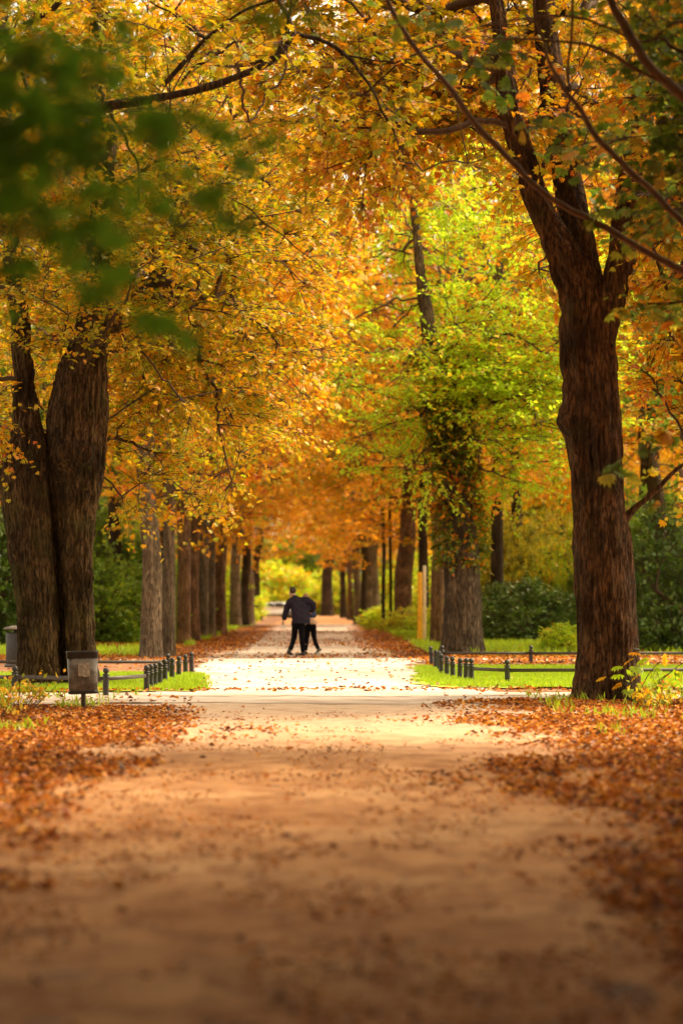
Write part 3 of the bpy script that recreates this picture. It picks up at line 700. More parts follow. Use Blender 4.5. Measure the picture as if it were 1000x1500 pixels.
# side trees near the crossing
gtree('woodland_tree', 11.2, 50, 'dark green tree at the right edge beyond the second lawn rail', w=.5, bark='bark_d', leaf='green', k=2, cs=.95, lift=-1.2)
gtree('woodland_tree', 13.8, 67, 'green and gold tree behind the furrowed chestnut, right edge', w=.5, bark='bark_d', leaf='green', k=0, cs=1.0, lift=-1)
gtree('woodland_tree', -11.2, 55, 'green tree left of the twin-stemmed chestnut, at the left edge', w=.5, bark='bark_d', leaf='mixed', k=1, cs=1.0, lift=0)
# far wood
for i in range(16):
    x = -60 + i * 8 + wr.uniform(-2, 2)
    gtree('woodland_tree', x, 300 + wr.uniform(-12, 12), 'tall far tree closing the wood beyond the avenue end', group='far trees beyond the avenue end', w=.8, bark='bark_d', leaf=['gold', 'lime', 'orange'][i % 3], k=i, cs=1.5, h=2.1, lift=-2)

# ------------------------------------------------------------------ bushes
def bush_mesh(seed, n=150, tpl=OVAL, leaf=.12):
    r = np.random.default_rng(seed); g = Geo()
    roots = [(0, 0, .1), (.3, .1, .4), (-.3, 0, .4)]
    pts = ell_points(n, (0, 0, .9), (1.5, 1.2, 1.2), r, keep=lambda p: p[2] > .05)
    crown_geo(g, roots, pts, r, tpl=tpl, leaf=leaf, ntw=8, nlv=7, twl=.45, flat=.8, droop=.1, r0=.006, tilt=.9)
    return g.mesh('foliage')
BUSH = [bush_mesh(61), bush_mesh(62, leaf=.10)]
for b in BUSH: b.materials.append(M['twig']); b.materials.append(M['green'])
stem_g = Geo()
for a in range(5): tube(stem_g, np.array([(0, 0, -.1), (.15 * math.cos(a * 1.3), .15 * math.sin(a * 1.3), .5), (.5 * math.cos(a * 1.3), .4 * math.sin(a * 1.3), 1.1)]), [.03, .022, .01], 6)
STEM = stem_g.mesh('stem', True); STEM.materials.append(M['twig'])
def bush(x, y, s, h, mat, label, group=None, k=0, name='bush'):
    t = thing(name, (x, y, 0), label, 'bush', group)
    f = bpy.data.objects.new('foliage', BUSH[k % 2]); C.objects.link(f); f.parent = t; f.scale = (s, s * .9, h); f.rotation_euler = (0, 0, wr.uniform(0, 6.28)); mat_on(f, 1, M[mat])
    st = bpy.data.objects.new('stem', STEM); C.objects.link(st); st.parent = t; st.scale = (s, s, h)
    return t
LBL = ['rounded green bush in front between twin-stemmed tree and first grey trunk', 'low green bush just right of the twin-stemmed tree', 'green bush touching the right side of the twin-stemmed tree', 'green bush peeking between the first grey trunk and the reddish one', 'tall green bush around the lone dark trunk behind the left row', "tall green bush half hidden behind the twin-stemmed tree's right stem", 'green bush above the round litter bin', 'green bush at the left edge above the rail', 'dark bush cut by the left edge', 'broad green bush seen through the fork side of the twin stems', 'dark tall bush at the back left corner', 'green bush seen between brown trunks of the left row', 'yellow-green bush glimpsed between the sixth and seventh left trunks', 'yellow-green bush behind the gap in the left row', 'yellow-green bush left of the stout far trunk', 'yellow-green bush right behind the far forked trunk', 'broad yellow-green bush behind the white car', 'yellow-green bush directly behind the walking couple', 'small leafy clump at the foot of the far left trunks', 'yellow-green bush right of the dark end tree']
RBL = ['loose yellow-green bush above the dark rhododendrons, left part', 'tall yellow bush above the dark rhododendrons, right part', 'yellow-green bush just right of the broad sprouting tree', "green bush hidden beside the furrowed trunk's left flank", 'dark bush right of the furrowed trunk above the rail', 'dark bush at the right edge above the rail', 'tall mid-green bush right of the furrowed trunk', 'dark bush cut by the right edge', 'green bush directly behind the furrowed trunk', 'tall pale yellow thicket at the back between the two right trees', 'tall lime thicket at the back beside the furrowed trunk', 'bright bush behind the broad sprouting tree', 'bright low bush behind the two wooden stakes', 'low bush at the foot of the stout straight tree', 'low bush at the foot of the thin trunks', 'far bush between stakes and stout tree', 'far bush left of the stout straight tree', 'far green bush behind the dense trunk cluster']
# left green undergrowth (pixels 0..210, y 740..930)
for i, (px, Y, s, h, mt) in enumerate([(190, 86, 1.5, 1.2, 'green'), (160, 82, 1.6, 1.25, 'green'), (128, 80, 1.5, 1.5, 'green'), (205, 96, 1.6, 1.5, 'green'), (150, 98, 2.0, 2.2, 'green'), (100, 92, 2, 2.3, 'green'),
                                      (40, 74, 1.6, 1.7, 'green'), (12, 72, 1.6, 2.0, 'green'), (-20, 70, 1.6, 2.2, 'dgreen'), (60, 90, 2, 2.6, 'green'), (15, 92, 2.2, 3.0, 'dgreen'), (235, 112, 1.6, 1.6, 'green'), (260, 125, 1.6, 1.6, 'lime'), (290, 150, 2, 1.8, 'lime'), (330, 170, 1.8, 1.4, 'lime'), (340, 200, 2, 1.5, 'lime'), (390, 262, 4, 2.6, 'lime'), (430, 268, 4, 2.4, 'lime'), (362, 165, .7, .5, 'lime'), (520, 262, 4, 2.2, 'lime')]):
    bush(X(px, Y), Y, s, h, mt, LBL[i], 'bushes of the left undergrowth', i)
bush(X(770, 80), 80, 1.25, .95, 'dgreen', 'dark green rhododendron bush beyond the right lawn, larger and rounder', k=0)
bush(X(735, 83), 83, 1.0, .95, 'dgreen', 'dark green bush touching the broad sprouting tree on its right', k=1)
bush(X(815, 82), 82, 1.0, .85, 'dgreen', 'dark green bush seen just left of the furrowed chestnut trunk', k=1)
for i, (px, Y, s, h, mt) in enumerate([(750, 92, 1.5, 1.9, 'yellowbush'), (800, 95, 1.7, 2.3, 'yellowbush'), (700, 96, 1.5, 2.0, 'yellowbush'), (840, 90, 1.5, 1.7, 'lime'), (950, 72, 1.4, 1.3, 'dgreen'), (990, 70, 1.5, 1.7, 'dgreen'), (970, 82, 1.7, 2.4, 'green'), (1030, 66, 1.5, 1.9, 'dgreen'),
                                      (910, 88, 1.6, 2.4, 'green'), (760, 110, 2.2, 3.2, 'yellowbush'), (830, 112, 2.2, 3.4, 'lime'), (660, 118, 1.8, 1.4, 'lime'), (625, 122, 1.6, 1.1, 'lime'), (600, 104, .9, .55, 'lime'), (575, 120, 1.2, .55, 'lime'), (640, 150, 2.2, 2, 'lime'), (600, 170, 2.2, 2.2, 'lime'), (565, 190, 2.2, 1.8, 'green')]):
    bush(X(px, Y), Y, s, h, mt, RBL[i], 'bushes of the right undergrowth', i)
bush(X(825, 64), 64, .55, .36, 'lime', 'low bright green shrub behind the back rail beside the furrowed chestnut', k=0)

for i in range(15): bush(-49 + i * 7 + wr.uniform(-2, 2), 292 + wr.uniform(-5, 5), 4.5, 4.5, ['lime', 'green', 'yellowbush'][i % 3], 'tall shrub under the far trees beyond the avenue end', 'shrubs under the far trees', i)

# ------------------------------------------------------------------ foreground tree on the right: bare branches crossing the upper right
YF = 22.0
t = thing('chestnut_tree', (6.3, YF, 0), 'tree just outside the right edge whose long bare branches cross the upper right', 'tree')
def fp(px, py, Y=YF): w = W(px, py, Y); return np.array([w[0] - 6.3, w[1] - YF, w[2]])
g = Geo(); bark_tube(g, np.array([(0, 0, -.1), (0, 0, 1), (0, 0, 3), (.1, 0, 5), (.1, 0, 7.5), (0, 0, 10)]), [.36, .33, .3, .26, .2, .12], ns=60, nr=90, seed=41)
link('trunk', g.mesh('trunk', True), t, M['bark_r'])
bp_ = [([(0, 0, 3.2), fp(1120, 455), fp(1000, 400), fp(900, 347), (fp(800, 288)), fp(700, 182), fp(620, 80), fp(572, 0), fp(545, -90)], [.09, .05, .036, .032, .029, .026, .022, .02, .015]),
       ([(0, 0, 4.0), fp(1080, 390), fp(1000, 336), fp(950, 285), fp(900, 240), fp(865, 180), fp(828, 125), fp(790, 60), fp(770, -40)], [.09, .05, .034, .032, .028, .024, .02, .015, .01]),
       ([(0, 0, 5.2), fp(1100, 200), fp(1000, 135), fp(945, 85), fp(900, 20), fp(880, -50)], [.1, .06, .05, .045, .04, .03]),
       ([(0, 0, 5.0), fp(1080, 130), fp(1000, 125), fp(920, 95), fp(860, 70), fp(790, 62), fp(700, 58)], [.05, .03, .02, .018, .015, .012, .008]),
       ([(0, 0, 4.6), fp(1100, 60), fp(1000, 30), fp(940, 62), fp(850, 30), fp(760, 30), fp(680, 45)], [.05, .02, .014, .012, .012, .01, .006]),
       ([fp(838, 130), fp(832, 100), fp(833, 40), fp(838, -40)], [.018, .015, .012, .01])]
for P, rd in bp_:
    g = Geo(); PR = smooth_path(np.column_stack([np.array(P), rd]), 90)
    Q = PR[:, :3] + (fnoise(PR[:, :3] * 1.7, 5)[:, None] - .5) * .12
    tube(g, Q, PR[:, 3] * (1 + .25 * (vnoise(Q * 6, 9) - .5)), 10)
    link('limb', g.mesh('limb', True), t, M['twigpale'])
r = np.random.default_rng(404); g = Geo(); PP = []; DD = []
for (px, py, n, s) in [(870, 310, 9, 16), (720, 80, 14, 26), (745, 130, 10, 22), (690, 95, 8, 20), (800, 170, 9, 24), (860, 240, 12, 26), (960, 180, 14, 30), (940, 30, 14, 34), (985, 255, 10, 20), (830, 200, 8, 20), (650, 40, 8, 22), (990, 90, 12, 26), (975, 470, 7, 16), (960, 640, 9, 16), (905, 690, 7, 14), (985, 740, 9, 16), (590, 30, 9, 24), (1000, 420, 9, 20)]:
    c0 = fp(px, py, YF + r.uniform(-1, 2))
    st = fp(px + 50 + r.uniform(-20, 30), py - 20 + r.uniform(-30, 30)); tube(g, smooth_path(np.array([st, (st + c0) / 2 + (0, 0, .05), c0]), 8), np.linspace(.008, .004, 8), 5, 0)
    p = c0 + r.normal(0, s * YF / FPX, (n, 3)) * np.array([1, 1, .6]); PP.append(p); DD.append(r.normal(0, 1, (n, 3)) * np.array([1, 1, .3]) - np.array([0, 0, .5]))
    twigs(g, np.repeat(c0[None], n, 0), p, .005, .003, 0)
P = np.concatenate(PP); put_leaves(g, PALM7, P, np.concatenate(DD), r.uniform(.10, .16, len(P)), rnd=r, tilt=.6)
pts = np.vstack([ell_points(200, (-1.6, 0, 9.2), (3.6, 3.0, 2.9), r, keep=lambda p: p[2] > 6.7), ell_points(60, (-2.6, 1.5, 6.2), (1.1, 1.6, 2.2), r, shell=.1, keep=lambda p: p[0] > -3.9)])
crown_geo(g, [(0, 0, 5), (.1, 0, 7), (0, 0, 9)], pts, r, leaf=.10, ntw=9, nlv=6, twl=.8, maxr=.03, r0=.006)
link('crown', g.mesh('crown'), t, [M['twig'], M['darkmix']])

# arching bare branch upper centre-left
YB = 30.0
t = thing('chestnut_tree', (-5.4, YB, 0), 'tree beyond the left edge whose dark arching branch crosses the top', 'tree')
def ap(px, py, Y=YB): w = W(px, py, Y); return np.array([w[0] + 5.4, w[1] - YB, w[2]])
g = Geo(); bark_tube(g, np.array([(0, 0, -.1), (0, 0, 1), (0, 0, 3), (.0, 0, 5), (.1, 0, 7.5), (.2, 0, 11)]), [.34, .31, .28, .25, .2, .1], ns=60, nr=90, seed=42)
link('trunk', g.mesh('trunk', True), t, M['bark_l'])
for P, rd in [([(.1, 0, 5.5), ap(20, 190), ap(150, 160), ap(250, 140), ap(300, 130), ap(350, 112), ap(400, 88), ap(432, 52), ap(470, 56), (ap(510, 82)), ap(545, 130), ap(570, 175), ap(592, 222)], [.14, .1, .07, .055, .05, .045, .042, .034, .028, .022, .018, .013, .008]),
              ([ap(400, 90), ap(412, 60), ap(425, 20), ap(432, -30)], [.03, .022, .018, .014]), ([ap(240, 125), ap(270, 90), ap(300, 58), ap(350, 20), ap(400, 0), ap(440, -20)], [.03, .028, .024, .02, .018, .01]),
              ([ap(300, 58), ap(270, 35), ap(240, 15), ap(222, 0)], [.02, .016, .013, .01]), ([ap(160, 172), ap(185, 205), ap(205, 240), ap(208, 290)], [.02, .016, .012, .009]),
              ([ap(500, 78), ap(560, 90), ap(610, 100), ap(650, 120)], [.014, .01, .008, .006]), ([(.1, 0, 6.6), ap(-20, 70), ap(20, 45), ap(70, 20), ap(100, -10)], [.1, .08, .05, .04, .03]),
              ([ap(400, 85), ap(340, 100), ap(290, 95), ap(265, 120)], [.025, .02, .014, .01]), ([ap(330, 290), ap(380, 320), ap(420, 345), ap(470, 400)], [.006, .01, .008, .005])]:
    g = Geo(); PR = smooth_path(np.column_stack([np.array(P), rd]), 80); Q = PR[:, :3] + (fnoise(PR[:, :3] * 2.0, 15)[:, None] - .5) * .12
    tube(g, Q, PR[:, 3] * (1 + .3 * (vnoise(Q * 6, 9) - .5)), 9); link('limb', g.mesh('limb', True), t, M['bark_d'])
r = np.random.default_rng(505); g = Geo()
pts = np.vstack([ell_points(170, (1.2, .6, 9.5), (4.6, 3, 2.8), r, keep=lambda p: p[2] > 7.3), ell_points(16, (3.2, 0, 7.9), (3.2, 1.4, .8), r)])
crown_geo(g, [ap(20, 190), ap(150, 160), ap(250, 140), ap(350, 112), ap(432, 52), ap(510, 82), (0, 0, 8)], pts, r, leaf=.10, ntw=8, nlv=5, twl=.8, maxr=.03, r0=.006)
link('crown', g.mesh('crown'), t, [M['twig'], M['ochre']])

# near blurred green leaves, upper left
YN = 7.0
t = thing('maple_tree', (-3.4, YN, 0), 'young green-leaved tree close to the camera, blurred sprays filling the upper left', 'tree')
def np_(px, py, Y=YN): w = W(px, py, Y); return np.array([w[0] + 3.4, w[1] - YN, w[2]])
g = Geo(); bark_tube(g, np.array([(0, 0, -.1), (0, 0, 1), (0, .1, 2.2), (.1, 0, 3.6), (.1, 0, 5)]), [.13, .12, .1, .07, .03], ns=30, nr=60, seed=43, ridge=.006)
link('trunk', g.mesh('trunk', True), t, M['bark_d'])
r = np.random.default_rng(606); g = Geo(); PP = []; DD = []
def blob(px, py, n, sx, sy):
    for k in range(n):
        PP.append(np_(px + r.normal(0, sx), py + r.normal(0, sy), YN + r.uniform(-.7, .9))); DD.append(np.array([r.normal(.4, .7), r.normal(0, .7), r.normal(-.35, .3)]))
for a in [(30, 150, 40, 60, 40), (90, 180, 24, 50, 40), (30, 270, 30, 40, 50), (80, 300, 16, 40, 40), (60, 120, 26, 50, 30), (150, 100, 14, 40, 22), (40, 200, 26, 40, 35), (110, 250, 20, 40, 35), (40, 320, 16, 40, 30), (200, 165, 12, 30, 20), (240, 190, 10, 14, 22), (130, 330, 14, 30, 30), (170, 390, 12, 22, 18),
          (130, 432, 12, 22, 8), (290, 185, 16, 25, 12), (300, 270, 12, 18, 14), (330, 315, 9, 14, 9), (345, 240, 8, 14, 10), (225, 468, 10, 18, 8), (268, 498, 5, 6, 6), (375, 205, 6, 14, 6), (235, 250, 10, 20, 30), (60, 70, 16, 40, 16), (140, 60, 14, 40, 20), (420, 20, 8, 30, 10), (10, 400, 8, 20, 20), (90, 380, 8, 30, 20), (10, 90, 40, 40, 50), (0, 240, 40, 40, 60), (60, 200, 24, 50, 50), (120, 130, 16, 50, 30), (180, 240, 14, 40, 40), (180, 330, 10, 25, 25)]: blob(*a)
PP = np.array(PP); DD = np.array(DD)
for P, rd in [([(.1, 0, 2.6), np_(-120, 230), np_(0, 200), np_(110, 215), np_(200, 190), np_(290, 185), np_(370, 205)], [.03, .012, .01, .008, .006, .004, .003]),
              ([(.1, 0, 2.3), np_(-120, 330), np_(0, 330), np_(90, 350), np_(170, 390), np_(225, 465), np_(268, 490)], [.025, .01, .009, .007, .005, .004, .002]),
              ([(.1, 0, 3.0), np_(-120, 90), np_(0, 100), np_(90, 110), np_(160, 100)], [.03, .012, .01, .008, .004]),
              ([np_(110, 215), np_(200, 235), np_(260, 260), np_(330, 305)], [.006, .005, .004, .002])]:
    tube(g, smooth_path(np.column_stack([np.array(P), rd]), 40)[:, :3], smooth_path(np.column_stack([np.array(P), rd]), 40)[:, 3], 6, 0)
put_leaves(g, PALM, PP, DD, r.uniform(.045, .085, len(PP)), rnd=r, tilt=.5)
link('crown', g.mesh('crown'), t, [M['twig'], M['neargreen']])

# ------------------------------------------------------------------ litter and grass
def scatter(name, n, sampler, tpl, smin, smax, mat, label, cat, zoff=.012, seed=1, tilt=.35, lift=0.02):
    r = np.random.default_rng(seed); x, y = sampler(r, n); n = len(x)
    z = gz(x, y) + zoff + r.uniform(0, lift, n)
    a = r.uniform(0, 2 * PI, n); D = np.stack([np.cos(a), np.sin(a), r.normal(0, .18, n)], -1)
    g = Geo(); put_leaves(g, tpl, np.stack([x, y, z], -1), D, r.uniform(smin, smax, n), mat=0, rnd=r, tilt=tilt)
    o = link(name, g.mesh(name), None, M[mat]); tag(o, label, cat, kind='stuff'); return o
def dens(x, y):
    """leaf cover probability on the ground"""
    n = fnoise(np.stack([x * .9, y * .55, 0 * x], -1), 41, 3)
    e = np.minimum(x - (pl(y) + .15), (pr(y) - .15) - x)          # >0 inside the path
    p = np.clip(.40 - e * .75 + (n - .5) * 2.0 + (vnoise(np.stack([x * 4, y * 3, 0 * x], -1), 43) - .5) * .5, 0.0, 1.0) ** 1.3
    p = np.where(e > .5, np.clip((n - .70) * .9, .003, .35), p)
    cross = (y > np.where(x > 1, 33.0, 30.8)) & (y < 36.3)
    lawn = ((y > 36.3) & (y < 54))
    p = np.where(cross, p * .05, p)
    p = np.where(lawn, np.where(np.abs(x + .4) > 2.2, .06 + .5 * ((y > 50) & (x > 0)), .02), p)
    p = np.where((y > 36.3) & (y < 37.3) , np.maximum(p, .35), p)
    p = np.where((y > 57.5) & (y < 64), np.maximum(p, np.clip((n - .32) * 2, 0, .6)), p)
    p = np.where((y > 61.5), np.where(e > .6, np.clip((vnoise(np.stack([x * .3, y * .12, 0 * x], -1), 5) - .55) * .9, .01, .3), p), p)
    p = np.where((y > 66) & (e < .6) & (e > -1.4), np.maximum(p, .55), p)
    return p
def area(y0, y1, half):
    def f(r, n):
        y = r.uniform(y0 ** .5, y1 ** .5, n) ** 2; x = r.uniform(-1, 1, n) * (y * .15 + half)
        k = r.random(n) < dens(x, y); return x[k], y[k]
    return f
scatter('fallen_leaves', 190000, area(6.5, 33, 1.2), CURL, .03, .08, 'litter', 'brown and rust fallen leaves drifted along both sides of the near path', 'leaves', seed=3, lift=.03)
scatter('fallen_leaves', 7000, area(6.5, 33, 1.2), PALM, .04, .075, 'litter', 'spread five-fingered chestnut leaves lying among the near leaf drifts', 'leaves', seed=4, lift=.04)
scatter('fallen_leaves', 110000, area(33, 130, .6), CURL, .05, .11, 'litter', 'orange fallen leaves scattered over lawns, clearing and the far avenue', 'leaves', zoff=.03, seed=5)
def crumbs(r, n):
    y = r.uniform(6.5 ** .5, 30 ** .5, n) ** 2; x = r.uniform(-1, 1, n) * (y * .15 + .3)
    k = fnoise(np.stack([x * 1.5, y * .9, 0 * x], -1), 66) > .47; return x[k], y[k]
scatter('leaf_crumbs', 22000, crumbs, CURL, .012, .04, 'litter', 'small broken leaf crumbs trodden into the near sandy path', 'leaf crumbs', zoff=.007, seed=6, lift=.004)

STONE = (np.array([(1, 0, 0), (0, 1, 0), (-1, 0, 0), (0, -1, 0), (0, 0, .6)], float), np.array([(0, 1, 4), (1, 2, 4), (2, 3, 4), (3, 0, 4)]))
def stones(r, n):
    y = r.uniform(6.5 ** .5, 34 ** .5, n) ** 2; x = r.uniform(-1, 1, n) * (y * .15 + .3); return x, y
r_ = np.random.default_rng(9); x_, y_ = stones(r_, 26000); g = Geo()
a_ = r_.uniform(0, 6.28, len(x_)); s_ = r_.uniform(.003, .011, len(x_)) ; tv, tf = STONE
ca, sa = np.cos(a_)[:, None], np.sin(a_)[:, None]; el = r_.uniform(.6, 1.3, len(x_))[:, None]
vx = (tv[None, :, 0] * ca - tv[None, :, 1] * el * sa) * s_[:, None] + x_[:, None]; vy = (tv[None, :, 0] * sa + tv[None, :, 1] * el * ca) * s_[:, None] + y_[:, None]; vz = tv[None, :, 2] * s_[:, None] + (gz(x_, y_) + .005)[:, None]
g.add(np.stack([vx, vy, vz], -1), (tf[None] + (np.arange(len(x_)) * 5)[:, None, None]).reshape(-1, 3))
M['stone'] = simple('small stones', (.36, .25, .17), .9, 0, .5, 3)
tag(link('pebbles', g.mesh('pebbles'), None, M['stone']), 'small grit and pebbles on the near sandy path', 'pebbles', kind='stuff')

BLADE = (np.array([(-.07, 0, 0), (.07, 0, 0), (.05, .6, .08), (0, 1, .3)], float), np.array([(0, 1, 2, 3)]))
def grass(name, n, sampler, h0, h1, label, seed):
    r = np.random.default_rng(seed); x, y = sampler(r, n); n = len(x)
    D = np.stack([r.normal(0, .35, n), r.normal(0, .35, n), np.ones(n)], -1)
    g = Geo(); tv, tf = BLADE
    put_leaves(g, BLADE, np.stack([x, y, gz(x, y) + .02], -1), D, r.uniform(h0, h1, n), mat=0, rnd=r, tilt=1.0)
    tag(link(name, g.mesh(name), None, M['grass']), label, 'grass', kind='stuff')
def lawnL(r, n): y = r.uniform(36.7, 44.5, n); x = r.uniform(-8.2, -2.0, n); k = x < np.interp(y, [36, 38, 41, 45], [-2.45, -2.2, -2.45, -2.7]) + .5 * (vnoise(np.stack([y * 2, y * 0, y * 0], -1), 3) - .5); return x[k], y[k]
def lawnR(r, n):
    y = r.uniform(37.7, 49.8, n); x = r.uniform(1.1, 9, n); k = x > np.interp(y, [37, 39, 41, 45, 53], [2.0, 1.45, 1.3, 1.45, 1.7]) + .3 * (vnoise(np.stack([y * 2, y * 0, y * 0], -1), 3) - .5); return x[k], y[k]
def vergeA(r, n):
    y = r.uniform(60, 130, n); s = r.choice([-1, 1], n); x = np.where(s < 0, pl(y) - 1.1 - r.uniform(0, 1, n) ** 1.2 * 9, pr(y) + 1.0 + r.uniform(0, 1, n) ** 1.2 * 9)
    k = fnoise(np.stack([x * .5, y * .25, 0 * x], -1), 88) > np.where(s < 0, .5, .40); return x[k], y[k]
def patch(r, n):
    y = r.uniform(24, 36, n); s = r.choice([-1, 1], n); x = s * r.uniform(2.6, 6, n)
    k = fnoise(np.stack([x * 1.2, y * .9, 0 * x], -1), 91) > .60; return x[k], y[k]
grass('grass', 60000, lawnL, .04, .10, 'short bright green grass of the railed left lawn', 71)
grass('grass', 80000, lawnR, .04, .10, 'short bright green grass of the railed right lawn', 72)
grass('grass', 60000, vergeA, .08, .25, 'longer yellow-green grass of the verges beside the far avenue', 73)
grass('grass', 8000, patch, .05, .16, 'sparse grass tufts among the fallen leaves before the crossing', 74)

# ------------------------------------------------------------------ low fences
def lathe(prof, ns=20):
    a = np.arange(ns) / ns * 2 * PI; prof = np.array(prof)
    v = np.stack([prof[:, 0:1] * np.cos(a), prof[:, 0:1] * np.sin(a), np.broadcast_to(prof[:, 1:2], (len(prof), ns))], -1)
    return v, ring_faces(len(prof), ns)
g = Geo()
ball = [(.052 * math.sin(t_), .375 + .048 * -math.cos(t_)) for t_ in np.linspace(.45, PI - .02, 9)]
pr_ = [(.052, -.1), (.05, .2), (.05, .255), (.058, .26), (.058, .285), (.05, .29), (.05, .305), (.06, .31), (.06, .322), (.03, .327), (.024, .334)] + ball
v, f = lathe([(a_ * .88, b_ * .94) for a_, b_ in pr_]); g.add(v, f); POST = g.mesh('post', True); POST.materials.append(M['postgrey'])
def fence(pts, label, segs, ox, oy):
    t = thing('low_fence', (ox, oy, 0), label, 'fence')
    for (x, y) in pts:
        o = bpy.data.objects.new('post', POST); C.objects.link(o); o.parent = t
        o.location = (x - ox, y - oy, float(gz(x, y)) + .02); o.rotation_euler = (random.gauss(0, .02), random.gauss(0, .02), random.random())
    for (a, b) in segs:
        A = np.array([a[0] - ox, a[1] - oy, .245]); B = np.array([b[0] - ox, b[1] - oy, .245]); d = (B - A) / np.linalg.norm(B - A); nn = np.array([-d[1], d[0], 0]) * .02; up = np.array([0, 0, .028])
        g = Geo(); v = [A - nn - up, A + nn - up, A + nn + up, A - nn + up, B - nn - up, B + nn - up, B + nn + up, B - nn + up]
        g.add(v, [(0, 1, 2, 3), (7, 6, 5, 4), (0, 4, 5, 1), (1, 5, 6, 2), (2, 6, 7, 3), (3, 7, 4, 0)])
        link('rail', g.mesh('rail'), t, M['metal'])
def at(px, Y): return (X(px, Y), Y)
lf_ = [at(22, 36.0), at(155, 35.2), at(215, 36.6), at(221, 37.3), at(227, 38.0), at(234, 38.8), at(242, 39.8), at(252, 41.0), at(262, 42.6), at(272, 44.3), at(281, 46.2), (-9.5, 36.2)]
back = [at(247, 45.2), (X(247, 45.2) - 3.4, 45.3), (X(247, 45.2) - 6.8, 45.4)]
segs = [(lf_[11], lf_[0]), (lf_[0], lf_[1]), (lf_[1], lf_[2])] + [(back[0], back[1]), (back[1], back[2])]
fence(lf_ + back, 'low dark rail with grey ball-topped posts around the left lawn', segs, X(155, 35.2), 35.2)
rt = [at(743, 39.6), at(690, 40.6), at(682, 40.9), at(673, 41.3), at(663, 42.3), at(654, 43.2), at(646, 44.6), at(643, 46.6), at(638, 48.6), at(632, 51.5), at(647, 53.2), at(777, 53.0), (6.2, 40.0), (9.6, 40.4), (7.6, 53.2), (11, 53.4)]
segs = [(rt[1], rt[0]), (rt[0], rt[12]), (rt[12], rt[13]), (rt[10], rt[11]), (rt[11], rt[14]), (rt[14], rt[15])]
fence(rt, 'low dark rail with grey ball-topped posts around the right lawn', segs, *at(743, 39.6))

# ------------------------------------------------------------------ litter bins
def rbox(w, d, h, r_, z0, nseg=6):
    """rounded-corner ring outline stack helper"""
    out = []
    for (cx, cy_, a0) in ((w - r_, d - r_, 0), (-w + r_, d - r_, 90), (-w + r_, -d + r_, 180), (w - r_, -d + r_, 270)):
        for k in range(nseg + 1):
            a = R(a0 + 90 * k / nseg); out.append((cx + r_ * math.cos(a), cy_ + r_ * math.sin(a)))
    return np.array(out)
def shell(g, rings, mat=0, cap=(False, False)):
    v = np.concatenate([np.column_stack([o, np.full(len(o), z)]) for o, z in rings]); n = len(rings[0][0])
    g.add(v, ring_faces(len(rings), n), mat)
    if cap[0]: g.add(v[:n], [list(range(n))[::-1]], mat)
    if cap[1]: g.add(v[-n:], [list(range(n))], mat)
def bin_mat():
    m, nt, out = new_mat('scuffed grey bin metal')
    tc = N_(nt, 'ShaderNodeTexCoord'); n1 = N_(nt, 'ShaderNodeTexNoise'); n1.inputs['Scale'].default_value = 6; n1.inputs['Detail'].default_value = 8; n1.inputs['Roughness'].default_value = .7
    nt.links.new(tc.outputs['Object'], n1.inputs['Vector'])
    col = ramp(nt, n1.outputs[0], [(.32, (.03, .022, .018)), (.48, (.10, .08, .07)), (.62, (.20, .18, .165)), (.8, (.30, .28, .26))])
    b = N_(nt, 'ShaderNodeBsdfPrincipled'); b.inputs['Roughness'].default_value = .5; b.inputs['Metallic'].default_value = .3
    nt.links.new(col, b.inputs['Base Color']); nt.links.new(b.outputs[0], out.inputs[0]); return m
M['bin'] = bin_mat(); M['bindark'] = simple('dark sooty metal', (.02, .018, .017), .5, .3, .3, 12); M['sticker'] = simple('torn pale sticker remains', (.33, .29, .25), .8, 0, .5, 30)
Yb = 30.2
t = thing('litter_bin', (X(123, Yb), Yb, 0), 'scuffed grey open litter bin on a short post, before the twin-stemmed tree', 'litter bin')
w_, d_ = .19, .15; z0, z1 = Z(1015, Yb), Z(955, Yb)
o1 = rbox(w_, d_, 0, .07, 0); o0 = o1 * np.array([.93, .93]); oi_ = o1 * .93
g = Geo(); shell(g, [(o0 * .93, z0 + .01), (o0, z0 + .03), (o1, z1), (oi_, z1), (oi_ * .95, z0 + .05)], cap=(True, True)); link('body', g.mesh('body'), t, M['bin'])
g = Geo(); shell(g, [(o1 * 1.0, z1 - .075), (o1 * 1.03, z1 - .073), (o1 * 1.03, z1 - .012), (o1 * 1.06, z1 - .008), (o1 * 1.06, z1 + .012), (o1 * .95, z1 + .012), (o1 * .93, z1 - .03)]); link('rim', g.mesh('rim'), t, M['bindark'])
g = Geo(); shell(g, [(o0 * .9, z0 - .012), (o0 * 1.05, z0 - .008), (o0 * 1.06, z0 + .02), (o0 * 1.0, z0 + .035)], cap=(True, False)); link('base_rim', g.mesh('base_rim'), t, M['bindark'])
g = Geo(); tube(g, np.array([(0, 0, -.1), (0, 0, z0 - .01)]), .03, 12); link('post', g.mesh('post', True), t, M['metal'])
g = Geo(); v = []
for k in range(7):
    x = -.06 + k * .024; v += [(x, -d_ - .001 - .004, z0 + .2 + .02 * random.random()), (x, -d_ - .008, z1 - .12 - .03 * random.random())]
g.add(v, [(2 * k, 2 * k + 2, 2 * k + 3, 2 * k + 1) for k in range(6)]); link('sticker', g.mesh('sticker'), t, M['sticker'])
t.rotation_euler = (0, R(-1.5), R(8))
Yc = 49.5
t = thing('litter_bin', (X(27, Yc), Yc, 0), 'tall round grey litter bin with raised lid behind the twin-stemmed tree', 'litter bin')
g = Geo(); v, f = lathe([(.0, .04), (.24, .05), (.25, .1), (.25, .72), (.235, .74), (.22, .74), (.21, .5)], 32); g.add(v, f); link('body', g.mesh('body', True), t, M['postgrey'])
